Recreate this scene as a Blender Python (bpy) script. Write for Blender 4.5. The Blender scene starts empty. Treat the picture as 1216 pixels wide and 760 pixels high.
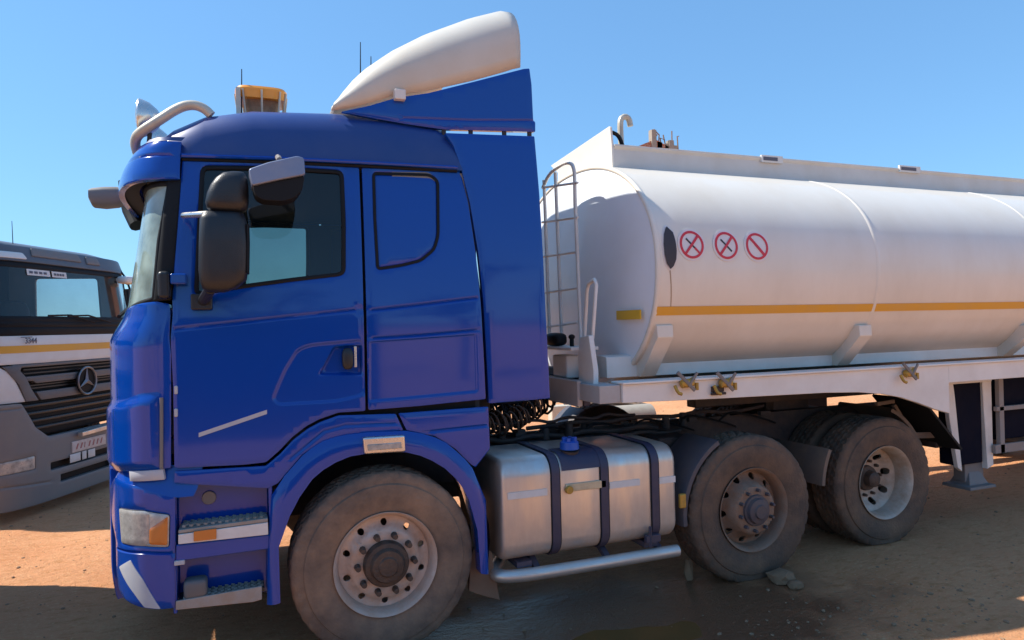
import bpy, bmesh, math, random
import numpy as np
from mathutils import Vector, Matrix, noise
from mathutils.geometry import delaunay_2d_cdt
random.seed(7); np.random.seed(7)
R_ = math.radians
sc = bpy.context.scene
col = sc.collection

# ------------------------------------------------------------------ camera
FOC, YAW, PIT, ROL = 816.6, 0.37312, 0.0071, -0.02277      # focal length in pixels of a 1216 wide picture
CAM = np.array([-0.7433, -3.9665, 1.8579])
FW = np.array([math.sin(YAW)*math.cos(PIT), math.cos(YAW)*math.cos(PIT), math.sin(PIT)])
_R = np.array([math.cos(YAW), -math.sin(YAW), 0.0]); _U = np.cross(_R, FW)
RT = _R*math.cos(ROL)+_U*math.sin(ROL); UP = -_R*math.sin(ROL)+_U*math.cos(ROL)
cd = bpy.data.cameras.new('camera'); cam = bpy.data.objects.new('camera', cd); col.objects.link(cam)
cd.sensor_width = 36; cd.lens = 36*FOC/1216; cd.clip_start = .05; cd.clip_end = 6000
m = Matrix.Identity(4)
for i in range(3):
    m[i][0] = RT[i]; m[i][1] = UP[i]; m[i][2] = -FW[i]; m[i][3] = CAM[i]
cam.matrix_world = m
sc.camera = cam
# ------------------------------------------------------------------ light
SUN = Vector((-.76, .37, 1.0)).normalized()                 # towards the sun
EL = math.asin(SUN.z)
w = bpy.data.worlds.new('World'); sc.world = w; w.use_nodes = True
nt = w.node_tree; bg = nt.nodes['Background']
sky = nt.nodes.new('ShaderNodeTexSky'); sky.sky_type = 'NISHITA'; sky.sun_disc = False
sky.sun_elevation = EL; sky.sun_rotation = math.atan2(SUN.x, SUN.y)
sky.altitude = 0; sky.air_density = 1.15; sky.dust_density = .0; sky.ozone_density = 1.6
gm = nt.nodes.new('ShaderNodeGamma'); gm.inputs[1].default_value = .55       # even, clean blue: the whole dome alike
tn_ = nt.nodes.new('ShaderNodeMix'); tn_.data_type = 'RGBA'; tn_.blend_type = 'MULTIPLY'; tn_.inputs[0].default_value = 1; tn_.inputs[7].default_value = (.57, .99, 1.44, 1)
nt.links.new(sky.outputs[0], gm.inputs[0]); nt.links.new(gm.outputs[0], tn_.inputs[6]); nt.links.new(tn_.outputs[2], bg.inputs[0]); bg.inputs[1].default_value = .120
sl = bpy.data.lights.new('sun', 'SUN'); sl.energy = 3.15; sl.angle = R_(.55); sl.color = (1, .94, .84)
so = bpy.data.objects.new('sun', sl); col.objects.link(so)
so.rotation_euler = SUN.to_track_quat('Z', 'Y').to_euler()
sc.view_settings.view_transform = 'Standard'; sc.view_settings.look = 'None'
sc.view_settings.exposure = 1.20; sc.view_settings.gamma = 1

# ------------------------------------------------------------------ materials
MATS = {}
def mat(name, color, rough=.5, metal=0., coat=0., dirt=None, dirt_amt=0., dscale=3., bump=0., bscale=40., grime_low=None, spec=.5, streak=0.):
    if name in MATS: return MATS[name]
    M = bpy.data.materials.new(name); M.use_nodes = True; N = M.node_tree.nodes; L = M.node_tree.links
    P = N['Principled BSDF']; P.inputs['Roughness'].default_value = rough; P.inputs['Metallic'].default_value = metal
    P.inputs['Specular IOR Level'].default_value = spec
    P.inputs['Coat Weight'].default_value = coat; P.inputs['Coat Roughness'].default_value = .06
    P.inputs['Base Color'].default_value = (*color, 1)
    geo = N.new('ShaderNodeNewGeometry')
    if dirt is not None:
        nz = N.new('ShaderNodeTexNoise'); nz.inputs['Scale'].default_value = dscale; nz.inputs['Detail'].default_value = 8; nz.inputs['Roughness'].default_value = .65
        mp = N.new('ShaderNodeMapping'); mp.inputs['Scale'].default_value = (1, 1, 1-.85*streak)
        L.new(geo.outputs['Position'], mp.inputs[0]); L.new(mp.outputs[0], nz.inputs['Vector'])
        cr = N.new('ShaderNodeMapRange'); cr.inputs['From Min'].default_value = .38; cr.inputs['From Max'].default_value = .72
        cr.inputs['To Min'].default_value = dirt_amt*.25; cr.inputs['To Max'].default_value = dirt_amt
        L.new(nz.outputs[0], cr.inputs[0]); fac = cr.outputs[0]
        if grime_low:
            sp = N.new('ShaderNodeSeparateXYZ'); L.new(geo.outputs['Position'], sp.inputs[0])
            g = N.new('ShaderNodeMapRange'); g.inputs['From Min'].default_value = grime_low[0]; g.inputs['From Max'].default_value = grime_low[1]
            g.inputs['To Min'].default_value = grime_low[2]; g.inputs['To Max'].default_value = 0
            L.new(sp.outputs[2], g.inputs[0])
            n2 = N.new('ShaderNodeTexNoise'); n2.inputs['Scale'].default_value = dscale*3; n2.inputs['Detail'].default_value = 6; L.new(geo.outputs['Position'], n2.inputs['Vector'])
            mu = N.new('ShaderNodeMath'); mu.operation = 'MULTIPLY'; L.new(g.outputs[0], mu.inputs[0]); L.new(n2.outputs[0], mu.inputs[1])
            ad = N.new('ShaderNodeMath'); ad.operation = 'ADD'; ad.use_clamp = True; L.new(mu.outputs[0], ad.inputs[0]); L.new(fac, ad.inputs[1]); fac = ad.outputs[0]
        mx = N.new('ShaderNodeMix'); mx.data_type = 'RGBA'; mx.inputs[6].default_value = (*color, 1); mx.inputs[7].default_value = (*dirt, 1)
        L.new(fac, mx.inputs[0]); L.new(mx.outputs[2], P.inputs['Base Color'])
        rr = N.new('ShaderNodeMapRange'); rr.inputs['To Min'].default_value = rough; rr.inputs['To Max'].default_value = max(rough, .85)
        L.new(fac, rr.inputs[0]); L.new(rr.outputs[0], P.inputs['Roughness'])
        if metal:
            mm = N.new('ShaderNodeMapRange'); mm.inputs['To Min'].default_value = metal; mm.inputs['To Max'].default_value = 0
            L.new(fac, mm.inputs[0]); L.new(mm.outputs[0], P.inputs['Metallic'])
        if coat:
            cc = N.new('ShaderNodeMapRange'); cc.inputs['To Min'].default_value = coat; cc.inputs['To Max'].default_value = 0
            L.new(fac, cc.inputs[0]); L.new(cc.outputs[0], P.inputs['Coat Weight'])
    if bump:
        b = N.new('ShaderNodeBump'); b.inputs['Strength'].default_value = bump; b.inputs['Distance'].default_value = .01
        nb = N.new('ShaderNodeTexNoise'); nb.inputs['Scale'].default_value = bscale; nb.inputs['Detail'].default_value = 5
        L.new(geo.outputs['Position'], nb.inputs['Vector']); L.new(nb.outputs[0], b.inputs['Height']); L.new(b.outputs[0], P.inputs['Normal'])
    MATS[name] = M; return M
def glass(name, tint, refl_rough=.02, opac=.0, body=(.02, .03, .03), dust_sheen=0.):
    M = bpy.data.materials.new(name); M.use_nodes = True; N = M.node_tree.nodes; L = M.node_tree.links
    N.clear(); out = N.new('ShaderNodeOutputMaterial'); tr = N.new('ShaderNodeBsdfTransparent'); tr.inputs[0].default_value = (*tint, 1)
    gl = N.new('ShaderNodeBsdfGlossy'); gl.inputs['Roughness'].default_value = refl_rough
    lw = N.new('ShaderNodeFresnel'); lw.inputs['IOR'].default_value = 1.6
    mx = N.new('ShaderNodeMixShader'); L.new(lw.outputs[0], mx.inputs[0]); 
    df = N.new('ShaderNodeBsdfDiffuse'); df.inputs[0].default_value = (*body, 1)
    m2 = N.new('ShaderNodeMixShader'); L.new(tr.outputs[0], m2.inputs[1]); L.new(df.outputs[0], m2.inputs[2])
    geo = N.new('ShaderNodeNewGeometry'); nz = N.new('ShaderNodeTexNoise'); nz.inputs['Scale'].default_value = 4; nz.inputs['Detail'].default_value = 7
    L.new(geo.outputs['Position'], nz.inputs['Vector'])
    mr = N.new('ShaderNodeMapRange'); mr.inputs['From Min'].default_value = .35; mr.inputs['From Max'].default_value = .7
    mr.inputs['To Min'].default_value = opac; mr.inputs['To Max'].default_value = opac+dust_sheen; L.new(nz.outputs[0], mr.inputs[0]); L.new(mr.outputs[0], m2.inputs[0])
    L.new(m2.outputs[0], mx.inputs[1]); L.new(gl.outputs[0], mx.inputs[2]); L.new(mx.outputs[0], out.inputs[0])
    MATS[name] = M; return M
DUST = (.30, .19, .11)
mat('blue_paint', (.0005, .054, .35), .17, .0, .85, (.05, .06, .12), .04, 1.6, spec=.15, grime_low=(.4, 1.2, .22), bump=.06, bscale=2.2)
mat('blue_roof', (.001, .036, .20), .45, 0, .25, (.44, .40, .38), .05, 2.2, grime_low=(3.19, 3.13, 1.7))
mat('navy', (.013, .023, .07), .5, 0, .05, DUST, .12, 5., grime_low=(.3, 1., .25))
mat('navy_dark', (.005, .007, .018), .7, 0, 0, DUST, .03, 5., spec=.04)
mat('tank_white', (.82, .77, .68), .34, 0, .4, (.50, .40, .28), .34, 2.0, grime_low=(1.2, 2.1, .42), streak=.7, bump=.12, bscale=2.5)
mat('frame_white', (.82, .81, .77), .42, 0, .2, (.45, .34, .25), .30, 3., grime_low=(.8, 1.6, .3))
mat('white_plain', (.75, .75, .72), .4, 0, .2, (.5, .42, .34), .35, 3.)
mat('deflector_cream', (.62, .59, .52), .42, 0, .2, (.45, .38, .28), .45, 2.5)
mat('rubber', (.045, .040, .036), .82, 0, 0, (.24, .14, .08), .75, 5., bump=.5, bscale=60)
mat('rubber_muddy', (.055, .048, .045), .85, 0, 0, (.34, .22, .14), 1., 3., bump=.5, bscale=60)
mat('seal', (.010, .011, .013), .6, spec=.2)
mat('black_plastic', (.009, .012, .017), .36, 0, 0, (.10, .09, .08), .14, 6., bump=.15, bscale=200)
mat('grey_plastic', (.16, .16, .165), .5, 0, 0, (.28, .20, .14), .5, 4.)
mat('chassis_dark', (.018, .021, .03), .6, .2, 0, (.14, .09, .06), .6, 7., bump=.4, bscale=30)
mat('hub_dark', (.035, .034, .036), .5, .4, 0, (.20, .12, .07), .6, 9., bump=.5, bscale=80)
mat('hub_blue', (.05, .058, .085), .5, .2, 0, (.2, .13, .08), .5, 14.)
mat('rim_rust', (.60, .55, .50), .40, .3, 0, (.42, .22, .11), .85, 4., bump=.3, bscale=90)
mat('rim_brown', (.24, .19, .15), .55, .2, 0, (.24, .12, .06), .9, 9., bump=.4, bscale=90)
mat('rim_silver', (.58, .53, .46), .36, .4, 0, (.34, .21, .12), 1., 6., bump=.2, bscale=90)
mat('steel', (.68, .67, .64), .24, .95, 0, (.45, .29, .16), .48, 6., grime_low=(.3, .75, .7), streak=.93, bump=.08, bscale=9)
mat('chrome', (.75, .74, .72), .18, 1., 0, (.35, .28, .2), .3, 8.)
mat('alu_tread', (.33, .33, .32), .6, .0, 0, DUST, .7, 9.)
mat('aluminium', (.62, .62, .6), .35, .8, 0, (.4, .3, .2), .4, 4.)
mat('tube_cream', (.62, .58, .48), .35, .3, 0, (.3, .25, .18), .5, 8.)
mat('lens', (.62, .61, .57), .12, .3, .7, (.10, .085, .07), .8, 16.)
mat('lens_orange', (.55, .17, .03), .2, 0, .6)
mat('amber', (.90, .33, .01), .25, 0, .6, (.7, .3, .05), .3, 14.)
mat('rust', (.20, .11, .06), .8, 0, 0, (.40, .30, .2), .8, 20.)
mat('stripe_orange', (.74, .36, .012), .4, 0, .1, (.5, .35, .2), .3, 5.)
mat('stripe_yellow', (.70, .42, .02), .45)
mat('brass', (.55, .33, .05), .4, .5, 0, (.2, .12, .06), .5, 20.)
mat('sign_red', (.62, .03, .05), .45)
mat('sign_black', (.04, .03, .035), .5)
mat('print_dark', (.10, .10, .13), .6)
mat('sticker_white', (.72, .72, .70), .45, 0, 0, (.5, .42, .34), .4, 9.)
mat('cap_blue', (.012, .09, .45), .45)
mat('interior', (.05, .055, .06), .8)
mat('interior_light', (.20, .20, .19), .8)
mat('plate_white', (.68, .62, .60), .5, 0, 0, (.45, .33, .25), .5, 20.)
mat('plate_print', (.42, .16, .15), .6)
mat('scuff_grey', (.42, .44, .50), .55, 0, 0, (.55, .52, .48), .6, 20.)
mat('bumper_grey', (.105, .11, .12), .5, 0, 0, (.25, .21, .17), .4, 3., bump=.1, bscale=120)
mat('flap', (.16, .10, .07), .8, 0, 0, (.25, .15, .09), .8, 6.)
mat('red_paint', (.45, .05, .02), .5, 0, 0, (.3, .15, .08), .5, 8.)
mat('brick', (.42, .16, .085), .9, 0, 0, (.5, .3, .2), .5, 30.)
mat('concrete', (.36, .33, .28), .9, 0, 0, (.22, .18, .14), .5, 8.)
mat('stone', (.34, .21, .12), .9, 0, 0, (.2, .12, .07), .7, 9.)
mat('mud', (.24, .13, .065), .9, 0, 0, (.25, .16, .1), .6, 9., bump=.8, bscale=40)
glass('cab_glass', (.42, .52, .50), .02, .05, (.03, .05, .05), .08)
glass('windscreen_glass', (.50, .62, .58), .03, .30, (.50, .66, .60), .55)  # milky green body colour stands in for a pale reflection
glass('far_glass', (.9, .95, .95), .02, .0)
glass('dark_glass', (.62, .70, .74), .02, .05, (.05, .07, .08), .06)
def G(n): return MATS[n]

# ------------------------------------------------------------------ mesh helpers
class MB:
    def __init__(s): s.v = []; s.f = []
    def add(s, vs, fs):
        o = len(s.v); s.v += [tuple(map(float, q)) for q in vs]; s.f += [[o+i for i in f] for f in fs]; return s
    def box(s, x0, x1, y0, y1, z0, z1):
        vs = [(x, y, z) for x in (x0, x1) for y in (y0, y1) for z in (z0, z1)]
        return s.add(vs, [[0,1,3,2],[4,6,7,5],[0,4,5,1],[2,3,7,6],[0,2,6,4],[1,5,7,3]])
    def obox(s, c, size, rot):
        c = Vector(c); h = [q/2 for q in size]
        vs = [c+rot @ Vector((x, y, z)) for x in (-h[0], h[0]) for y in (-h[1], h[1]) for z in (-h[2], h[2])]
        return s.add(vs, [[0,1,3,2],[4,6,7,5],[0,4,5,1],[2,3,7,6],[0,2,6,4],[1,5,7,3]])
    def beam(s, p0, p1, wy, wz):       # box along a line
        p0, p1 = Vector(p0), Vector(p1); d = p1-p0; q = d.to_track_quat('X', 'Z').to_matrix()
        return s.obox((p0+p1)/2, (d.length, wy, wz), q)
    def prism(s, pts, fn0, fn1):       # pts 2d; fn maps 2d -> 3d for either end
        n = len(pts); vs = [fn0(p) for p in pts]+[fn1(p) for p in pts]
        return s.add(vs, [list(range(n))[::-1], list(range(n, 2*n))]+[[i, (i+1) % n, n+(i+1) % n, n+i] for i in range(n)])
    def xz(s, pts, y0, y1): return s.prism(pts, lambda p: (p[0], y0, p[1]), lambda p: (p[0], y1, p[1]))
    def yz(s, pts, x0, x1): return s.prism(pts, lambda p: (x0, p[0], p[1]), lambda p: (x1, p[0], p[1]))
    def loft(s, rings, closed=True, cap=True):
        n = len(rings[0]); fs = []
        for k in range(len(rings)-1):
            for i in range(n if closed else n-1):
                j = (i+1) % n; fs.append([k*n+i, k*n+j, (k+1)*n+j, (k+1)*n+i])
        if cap and closed:
            fs.append(list(range(n))[::-1]); fs.append([(len(rings)-1)*n+i for i in range(n)])
        return s.add([p for r in rings for p in r], fs)
    def cyl(s, p0, p1, r0, r1=None, seg=16, cap=True):
        r1 = r0 if r1 is None else r1
        p0, p1 = Vector(p0), Vector(p1); q = (p1-p0).to_track_quat('Z', 'Y').to_matrix()
        rr = [[p+q @ Vector((r*math.cos(a), r*math.sin(a), 0)) for a in np.linspace(0, 2*math.pi, seg, endpoint=False)] for p, r in ((p0, r0), (p1, r1))]
        return s.loft(rr, True, cap)
    def tube(s, pts, r, seg=10, smooth=0):
        pts = [Vector(p) for p in pts]
        for _ in range(smooth):
            q = [pts[0]]
            for a, b in zip(pts, pts[1:]): q += [a*.75+b*.25, a*.25+b*.75]
            pts = q+[pts[-1]]
        rings = []; up = None
        for i, p in enumerate(pts):
            t = (pts[min(i+1, len(pts)-1)]-pts[max(i-1, 0)]).normalized()
            if up is None: up = t.orthogonal().normalized()
            up = (up-t*up.dot(t)).normalized(); v = t.cross(up)
            rings.append([p+(up*math.cos(a)+v*math.sin(a))*r for a in np.linspace(0, 2*math.pi, seg, endpoint=False)])
        return s.loft(rings)
    def lathe(s, prof, c, ax='y', seg=48, cap=False):    # prof (h, r) along axis from c
        rings = []
        for h, r in prof:
            ring = []
            for a in np.linspace(0, 2*math.pi, seg, endpoint=False):
                ca, sa = math.cos(a)*r, math.sin(a)*r
                ring.append({'y': (c[0]+ca, c[1]+h, c[2]+sa), 'x': (c[0]+h, c[1]+ca, c[2]+sa), 'z': (c[0]+ca, c[1]+sa, c[2]+h)}[ax])
            rings.append(ring)
        return s.loft(rings, True, cap)
    def sup(s, c, r, n=2.5, seg=20, rows=10):            # superellipsoid
        def e(v, p): return math.copysign(abs(v)**p, v)
        rings = []
        for b in np.linspace(-math.pi/2+.05, math.pi/2-.05, rows):
            rings.append([(c[0]+r[0]*e(math.cos(b), 2/n)*e(math.cos(a), 2/n), c[1]+r[1]*e(math.cos(b), 2/n)*e(math.sin(a), 2/n), c[2]+r[2]*e(math.sin(b), 2/n)) for a in np.linspace(0, 2*math.pi, seg, endpoint=False)])
        return s.loft(rings)
    def mirror(s, yc=1.24):
        o = MB(); o.v = [(x, 2*yc-y, z) for x, y, z in s.v]; o.f = [f[::-1] for f in s.f]; return o
    def mirx(s):
        o = MB(); o.v = [(-x, y, z) for x, y, z in s.v]; o.f = [f[::-1] for f in s.f]; return o
BASE = {}
def empty(name, loc, label, cat, group=None, rz=0):
    o = bpy.data.objects.new(name, None); col.objects.link(o); o.location = loc; o.rotation_euler.z = rz
    o['label'] = label; o['category'] = cat
    if group: o['group'] = group
    o.empty_display_size = .2
    return o
def obj(name, mb, m, parent=None, sharp=35, bevel=0, kind=None, label=None, cat=None, group=None, fixn=True):
    me = bpy.data.meshes.new(name); me.from_pydata(mb.v, [], mb.f); me.validate()
    if fixn:
        b = bmesh.new(); b.from_mesh(me); bmesh.ops.recalc_face_normals(b, faces=b.faces); b.to_mesh(me); b.free()
    me.materials.append(G(m) if isinstance(m, str) else m)
    me.polygons.foreach_set('use_smooth', [True]*len(me.polygons)); me.set_sharp_from_angle(angle=R_(sharp))
    o = bpy.data.objects.new(name, me); col.objects.link(o)
    if parent is not None:
        o.parent = parent
    if bevel:
        bm = o.modifiers.new('bevel', 'BEVEL'); bm.width = bevel; bm.segments = 2; bm.limit_method = 'ANGLE'; bm.angle_limit = R_(40); bm.harden_normals = True
    if kind: o['kind'] = kind
    if label: o['label'] = label
    if cat: o['category'] = cat
    if group: o['group'] = group
    return o
def both(name, mb, m, parent=None, yc=1.24, **k):
    pa, pb = parent if isinstance(parent, tuple) else (parent, parent)
    a = obj(name, mb, m, pa, **k); b = obj(name, mb.mirror(yc), m, pb, **k)
    return a, b
def copy_tree(o, parent=None):
    c = o.copy(); col.objects.link(c)
    if parent is not None: c.parent = parent
    for ch in [q for q in bpy.data.objects if q.parent == o and q != c]: copy_tree(ch, c)
    return c

# ------------------------------------------------------------------ reading the photograph: a pixel's ray met with a real surface
def ray(px, py): return FW*FOC+RT*(px-608)+UP*(380-py)
def S(px, py, y=0.):                    # -> (x, z) on the upright plane y
    d = ray(px, py); t = (y-CAM[1])/d[1]; q = CAM+d*t; return (float(q[0]), float(q[2]))
def XP(px, py, x):                      # -> (y, z) on the upright plane x
    d = ray(px, py); t = (x-CAM[0])/d[0]; q = CAM+d*t; return (float(q[1]), float(q[2]))
def GR(px, py, z=0.):
    d = ray(px, py); t = (z-CAM[2])/d[2]; q = CAM+d*t; return (float(q[0]), float(q[1]))
def inv(px, py, P):                     # -> (u, z) on a curved surface P(u, z)
    x, z = S(px, py); u = max(x, -1.5) if x > -1 else -1-(-1-x)*1.3
    tgt = np.array([px, py]); q = np.array([u, z]); lam = 1e-3
    def pr(q):
        d = np.array(P(q[0], q[1]))-CAM; zz = d@FW; return np.array([608+FOC*(d@RT)/zz, 380-FOC*(d@UP)/zz])
    r = pr(q)-tgt
    for _ in range(40):
        J = np.array([(pr(q+e)-tgt-r)/1e-4 for e in (np.array([1e-4, 0]), np.array([0, 1e-4]))]).T
        st = np.linalg.solve(J.T@J+lam*np.diag(np.diag(J.T@J)+1e-6), -J.T@r)
        st = np.clip(st, -.15, .15); r2 = pr(q+st)-tgt
        if (r2@r2) < (r@r): q = q+st; r = r2; lam = max(lam/4, 1e-7)
        else: lam *= 5
        if (r@r) < .01: break
    return (float(q[0]), float(q[1]))

# ------------------------------------------------------------------ pressed panels
def pip(pt, poly):
    x = pt[:, 0]; y = pt[:, 1]; c = np.zeros(len(pt), bool); n = len(poly)
    for i in range(n):
        x1, y1 = poly[i]; x2, y2 = poly[(i+1) % n]
        if y1 == y2: continue
        k = ((y1 > y) != (y2 > y)) & (x < (x2-x1)*(y-y1)/(y2-y1)+x1); c ^= k
    return c
def dist_poly(pt, poly, closed=True):
    d = np.full(len(pt), 1e9); n = len(poly); P = np.array(poly)
    for i in range(n if closed else n-1):
        a = P[i]; b = P[(i+1) % n]; ab = b-a; L2 = ab@ab
        if L2 < 1e-12: continue
        t = np.clip(((pt-a)@ab)/L2, 0, 1); q = a+t[:, None]*ab; d = np.minimum(d, np.hypot(*(pt-q).T))
    return d
def resample(poly, step):
    out = []
    for i in range(len(poly)):
        a = np.array(poly[i]); b = np.array(poly[(i+1) % len(poly)]); n = max(1, int(np.hypot(*(b-a))/step))
        for k in range(n): out.append(tuple(a+(b-a)*k/n))
    return out
def rnd(poly, r=.02, n=4):              # round the corners of a 2d polygon
    out = []; N = len(poly)
    for i in range(N):
        p = np.array(poly[i]); a = np.array(poly[i-1])-p; b = np.array(poly[(i+1) % N])-p
        la, lb = np.hypot(*a), np.hypot(*b)
        if la < 1e-6 or lb < 1e-6: continue
        rr = min(r, la*.45, lb*.45); A = p+a/la*rr; B = p+b/lb*rr
        for t in np.linspace(0, 1, n+1): out.append(tuple((1-t)**2*A+2*t*(1-t)*p+t*t*B))
    return out
def sm(t): t = np.clip(t, 0, 1); return t*t*(3-2*t)
def panel_mb(poly, P, holes=(), thick=.03, grid=.03, relief=(), edge=.004, off=0.):
    """a sheet cut to poly (u, z), laid on surface P, with rolled edges, depth and pressed relief"""
    loops = [resample(poly, .02)]+[resample(h, .02) for h in holes]
    pts = []; edges = []; nb = 0
    for lp in loops:
        o = len(pts); pts += lp; edges += [(o+i, o+(i+1) % len(lp)) for i in range(len(lp))]
    nb = len(pts)
    def offl(P_, d, closed):
        P_ = np.array(P_); T_ = np.gradient(P_, axis=0) if not closed else np.roll(P_, -1, 0)-np.roll(P_, 1, 0); T_ = T_/(np.hypot(*T_.T)[:, None]+1e-9); return P_+np.stack([-T_[:, 1], T_[:, 0]], 1)*d
    for li, lp in enumerate(loops):
        ar = sum(lp[i][0]*lp[(i+1) % len(lp)][1]-lp[(i+1) % len(lp)][0]*lp[i][1] for i in range(len(lp))); sg = 1 if ar > 0 else -1
        Q_ = offl(lp, .009*sg*(1 if li == 0 else -1), True); keep = pip(Q_, poly)
        for h in holes: keep &= ~pip(Q_, h)
        for l2 in loops: keep &= dist_poly(Q_, l2) > .0078
        id_ = {}
        for i, (q, k_) in enumerate(zip(Q_, keep)):
            if k_: id_[i] = len(pts); pts.append(tuple(q))
        edges += [(id_[i], id_[(i+1) % len(Q_)]) for i in range(len(Q_)) if i in id_ and (i+1) % len(Q_) in id_]
    for kind, pl, dep, wd in relief:
        cl = kind == 'dent'
        base = resample(pl, .025) if cl else [tuple(np.array(pl[i])+(np.array(pl[i+1])-np.array(pl[i]))*k/12) for i in range(len(pl)-1) for k in range(12)]+[tuple(pl[-1])]
        if cl:
            ar = sum(base[i][0]*base[(i+1) % len(base)][1]-base[(i+1) % len(base)][0]*base[i][1] for i in range(len(base))); sg = 1 if ar > 0 else -1
        for d in ((-.006, 0, wd*.35, wd*.7, wd*1.02, wd*1.25) if cl else (-wd*1.4, -wd, -wd*.5, 0, wd*.5, wd, wd*1.4)):
            Q_ = offl(base, d*(sg if cl else 1), cl); keep = pip(Q_, poly)&(dist_poly(Q_, poly) > .013)
            for h in holes: keep &= ~pip(Q_, h)&(dist_poly(Q_, h) > .013)
            if cl: keep &= np.abs(dist_poly(Q_, base)-abs(d)) < .0035 if d else True
            o = len(pts); id_ = {}
            for i, (q, k_) in enumerate(zip(Q_, keep)):
                if k_: id_[i] = len(pts); pts.append(tuple(q))
            n_ = len(Q_)
            edges += [(id_[i], id_[(i+1) % n_]) for i in range(n_ if cl else n_-1) if i in id_ and (i+1) % n_ in id_]
    A = np.array(poly); x0, y0 = A.min(0); x1, y1 = A.max(0)
    gx = np.arange(x0+grid/2, x1, grid); gy = np.arange(y0+grid/2, y1, grid)
    g = np.array([(a, b) for a in gx for b in gy]) if len(gx) and len(gy) else np.zeros((0, 2))
    extra = []
    for lp in []:
        L = np.array(lp); T = np.roll(L, -1, 0)-np.roll(L, 1, 0); T /= (np.hypot(*T.T)[:, None]+1e-9); Nn = np.stack([T[:, 1], -T[:, 0]], 1)
        for sg in (1, -1): extra += [tuple(q) for q in L+Nn*sg*.008]
    if extra: g = np.vstack([g, np.array(extra)]) if len(g) else np.array(extra)
    if len(g):
        ins = pip(g, poly)
        for h in holes: ins &= ~pip(g, h)
        g = g[ins]
        dmin = dist_poly(g, poly)
        for h in holes: dmin = np.minimum(dmin, dist_poly(g, h))
        g = g[dmin > .0065]
        if len(pts) > nb and len(g):
            Cn = np.array(pts[nb:]); dm_ = np.array([np.hypot(*(Cn-q).T).min() for q in g]); g = g[dm_ > .010]
        key = {}; 
        for q in g: key.setdefault((int(q[0]/.006), int(q[1]/.006)), q)
        g = np.array(list(key.values())) if key else np.zeros((0, 2))
    allp = [Vector(p) for p in pts]+[Vector(p) for p in g]
    vs, _, fs, ov, _, _ = delaunay_2d_cdt(allp, edges, [], 0, 1e-5)
    V = np.array([tuple(v) for v in vs]); F = [f for f in fs]
    cen = np.array([V[list(f)].mean(0) for f in F]); ok = pip(cen, poly)
    for h in holes: ok &= ~pip(cen, h)
    F = [f for f, k in zip(F, ok) if k]
    db = dist_poly(V, poly)
    for h in holes: db = np.minimum(db, dist_poly(V, h))
    disp = np.where(db < 1e-4, -edge, 0.)+off
    for kind, pl, dep, wd in relief:
        if kind == 'dent': d = dist_poly(V, pl); disp = disp-dep*np.where(pip(V, pl), sm(d/wd), 0)
        else: d = dist_poly(V, pl, False); disp = disp-dep*(1-sm(d/wd))
    out = []; nor = []
    for (u, z), h in zip(V, disp):
        p = np.array(P(u, z)); du = np.array(P(u+.002, z))-np.array(P(u-.002, z)); dz = np.array(P(u, z+.002))-np.array(P(u, z-.002))
        n = np.cross(du, dz); n /= np.linalg.norm(n)+1e-12; out.append(p+n*h); nor.append(n)
    mb = MB(); mb.add(out, F)
    # depth: the boundary loops are pulled inwards
    cnt = {}
    for f in F:
        for i in range(len(f)):
            e = (f[i], f[(i+1) % len(f)]); cnt[e] = cnt.get(e, 0)+1
    bd = [e for e in cnt if (e[1], e[0]) not in cnt]; idx = {}; 
    for e in bd:
        for i in e:
            if i not in idx: idx[i] = len(mb.v); mb.v.append(tuple(out[i]-nor[i]*thick))
    for a, b in bd: mb.f.append([b, a, idx[a], idx[b]])
    return mb
def panel(name, poly, P, m, parent, mirror=True, yc=1.24, **k):
    kk = {q: k.pop(q) for q in ('holes', 'thick', 'grid', 'relief', 'edge', 'off') if q in k}
    mb = panel_mb(poly, P, **kk)
    a = obj(name, mb, m, parent if not isinstance(parent, tuple) else parent[0], fixn=False, **k)
    if mirror:
        b = obj(name, mb.mirror(yc), m, parent if not isinstance(parent, tuple) else parent[1], fixn=False, **k); return a, b
    return a, None
def flat(y): return lambda u, z: (u, y, z)

# ================================================================== GROUND
def hgt(x, y):
    h = .035*noise.noise(Vector((x*.35, y*.35, 0)))+.026*noise.noise(Vector((x*1.4, y*1.4, 3)))+.008*noise.noise(Vector((x*4.5, y*4.5, 7)))
    rut = .02*math.exp(-((y+1.6)/.35)**2)*math.sin(x*.8+1)+.02*math.exp(-((y-3.6)/.3)**2)
    d = min(math.hypot(x, y-.15), math.hypot(x-2.63, y-.15), math.hypot(x-4.13, y-.3))
    h -= .045*math.exp(-((x-1.45)/.95)**2-((y+.42)/.38)**2)*1.0
    return (h-rut)*min(1, d/.9)-.004
def axis():
    a = list(np.arange(0, 14, .11))
    while a[-1] < 3000: a.append(a[-1]*1.12+.05)
    return [-q for q in a[:0:-1]]+a
gxs = [q+1 for q in axis()]; gys = axis()
mb = MB(); ny = len(gys)
vs = []
for x in gxs:
    for y in gys: vs.append((x, y, hgt(x, y) if abs(x) < 60 and abs(y) < 60 else -.01))
fs = [[i*ny+j, (i+1)*ny+j, (i+1)*ny+j+1, i*ny+j+1] for i in range(len(gxs)-1) for j in range(ny-1)]
mb.add(vs, fs)
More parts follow.
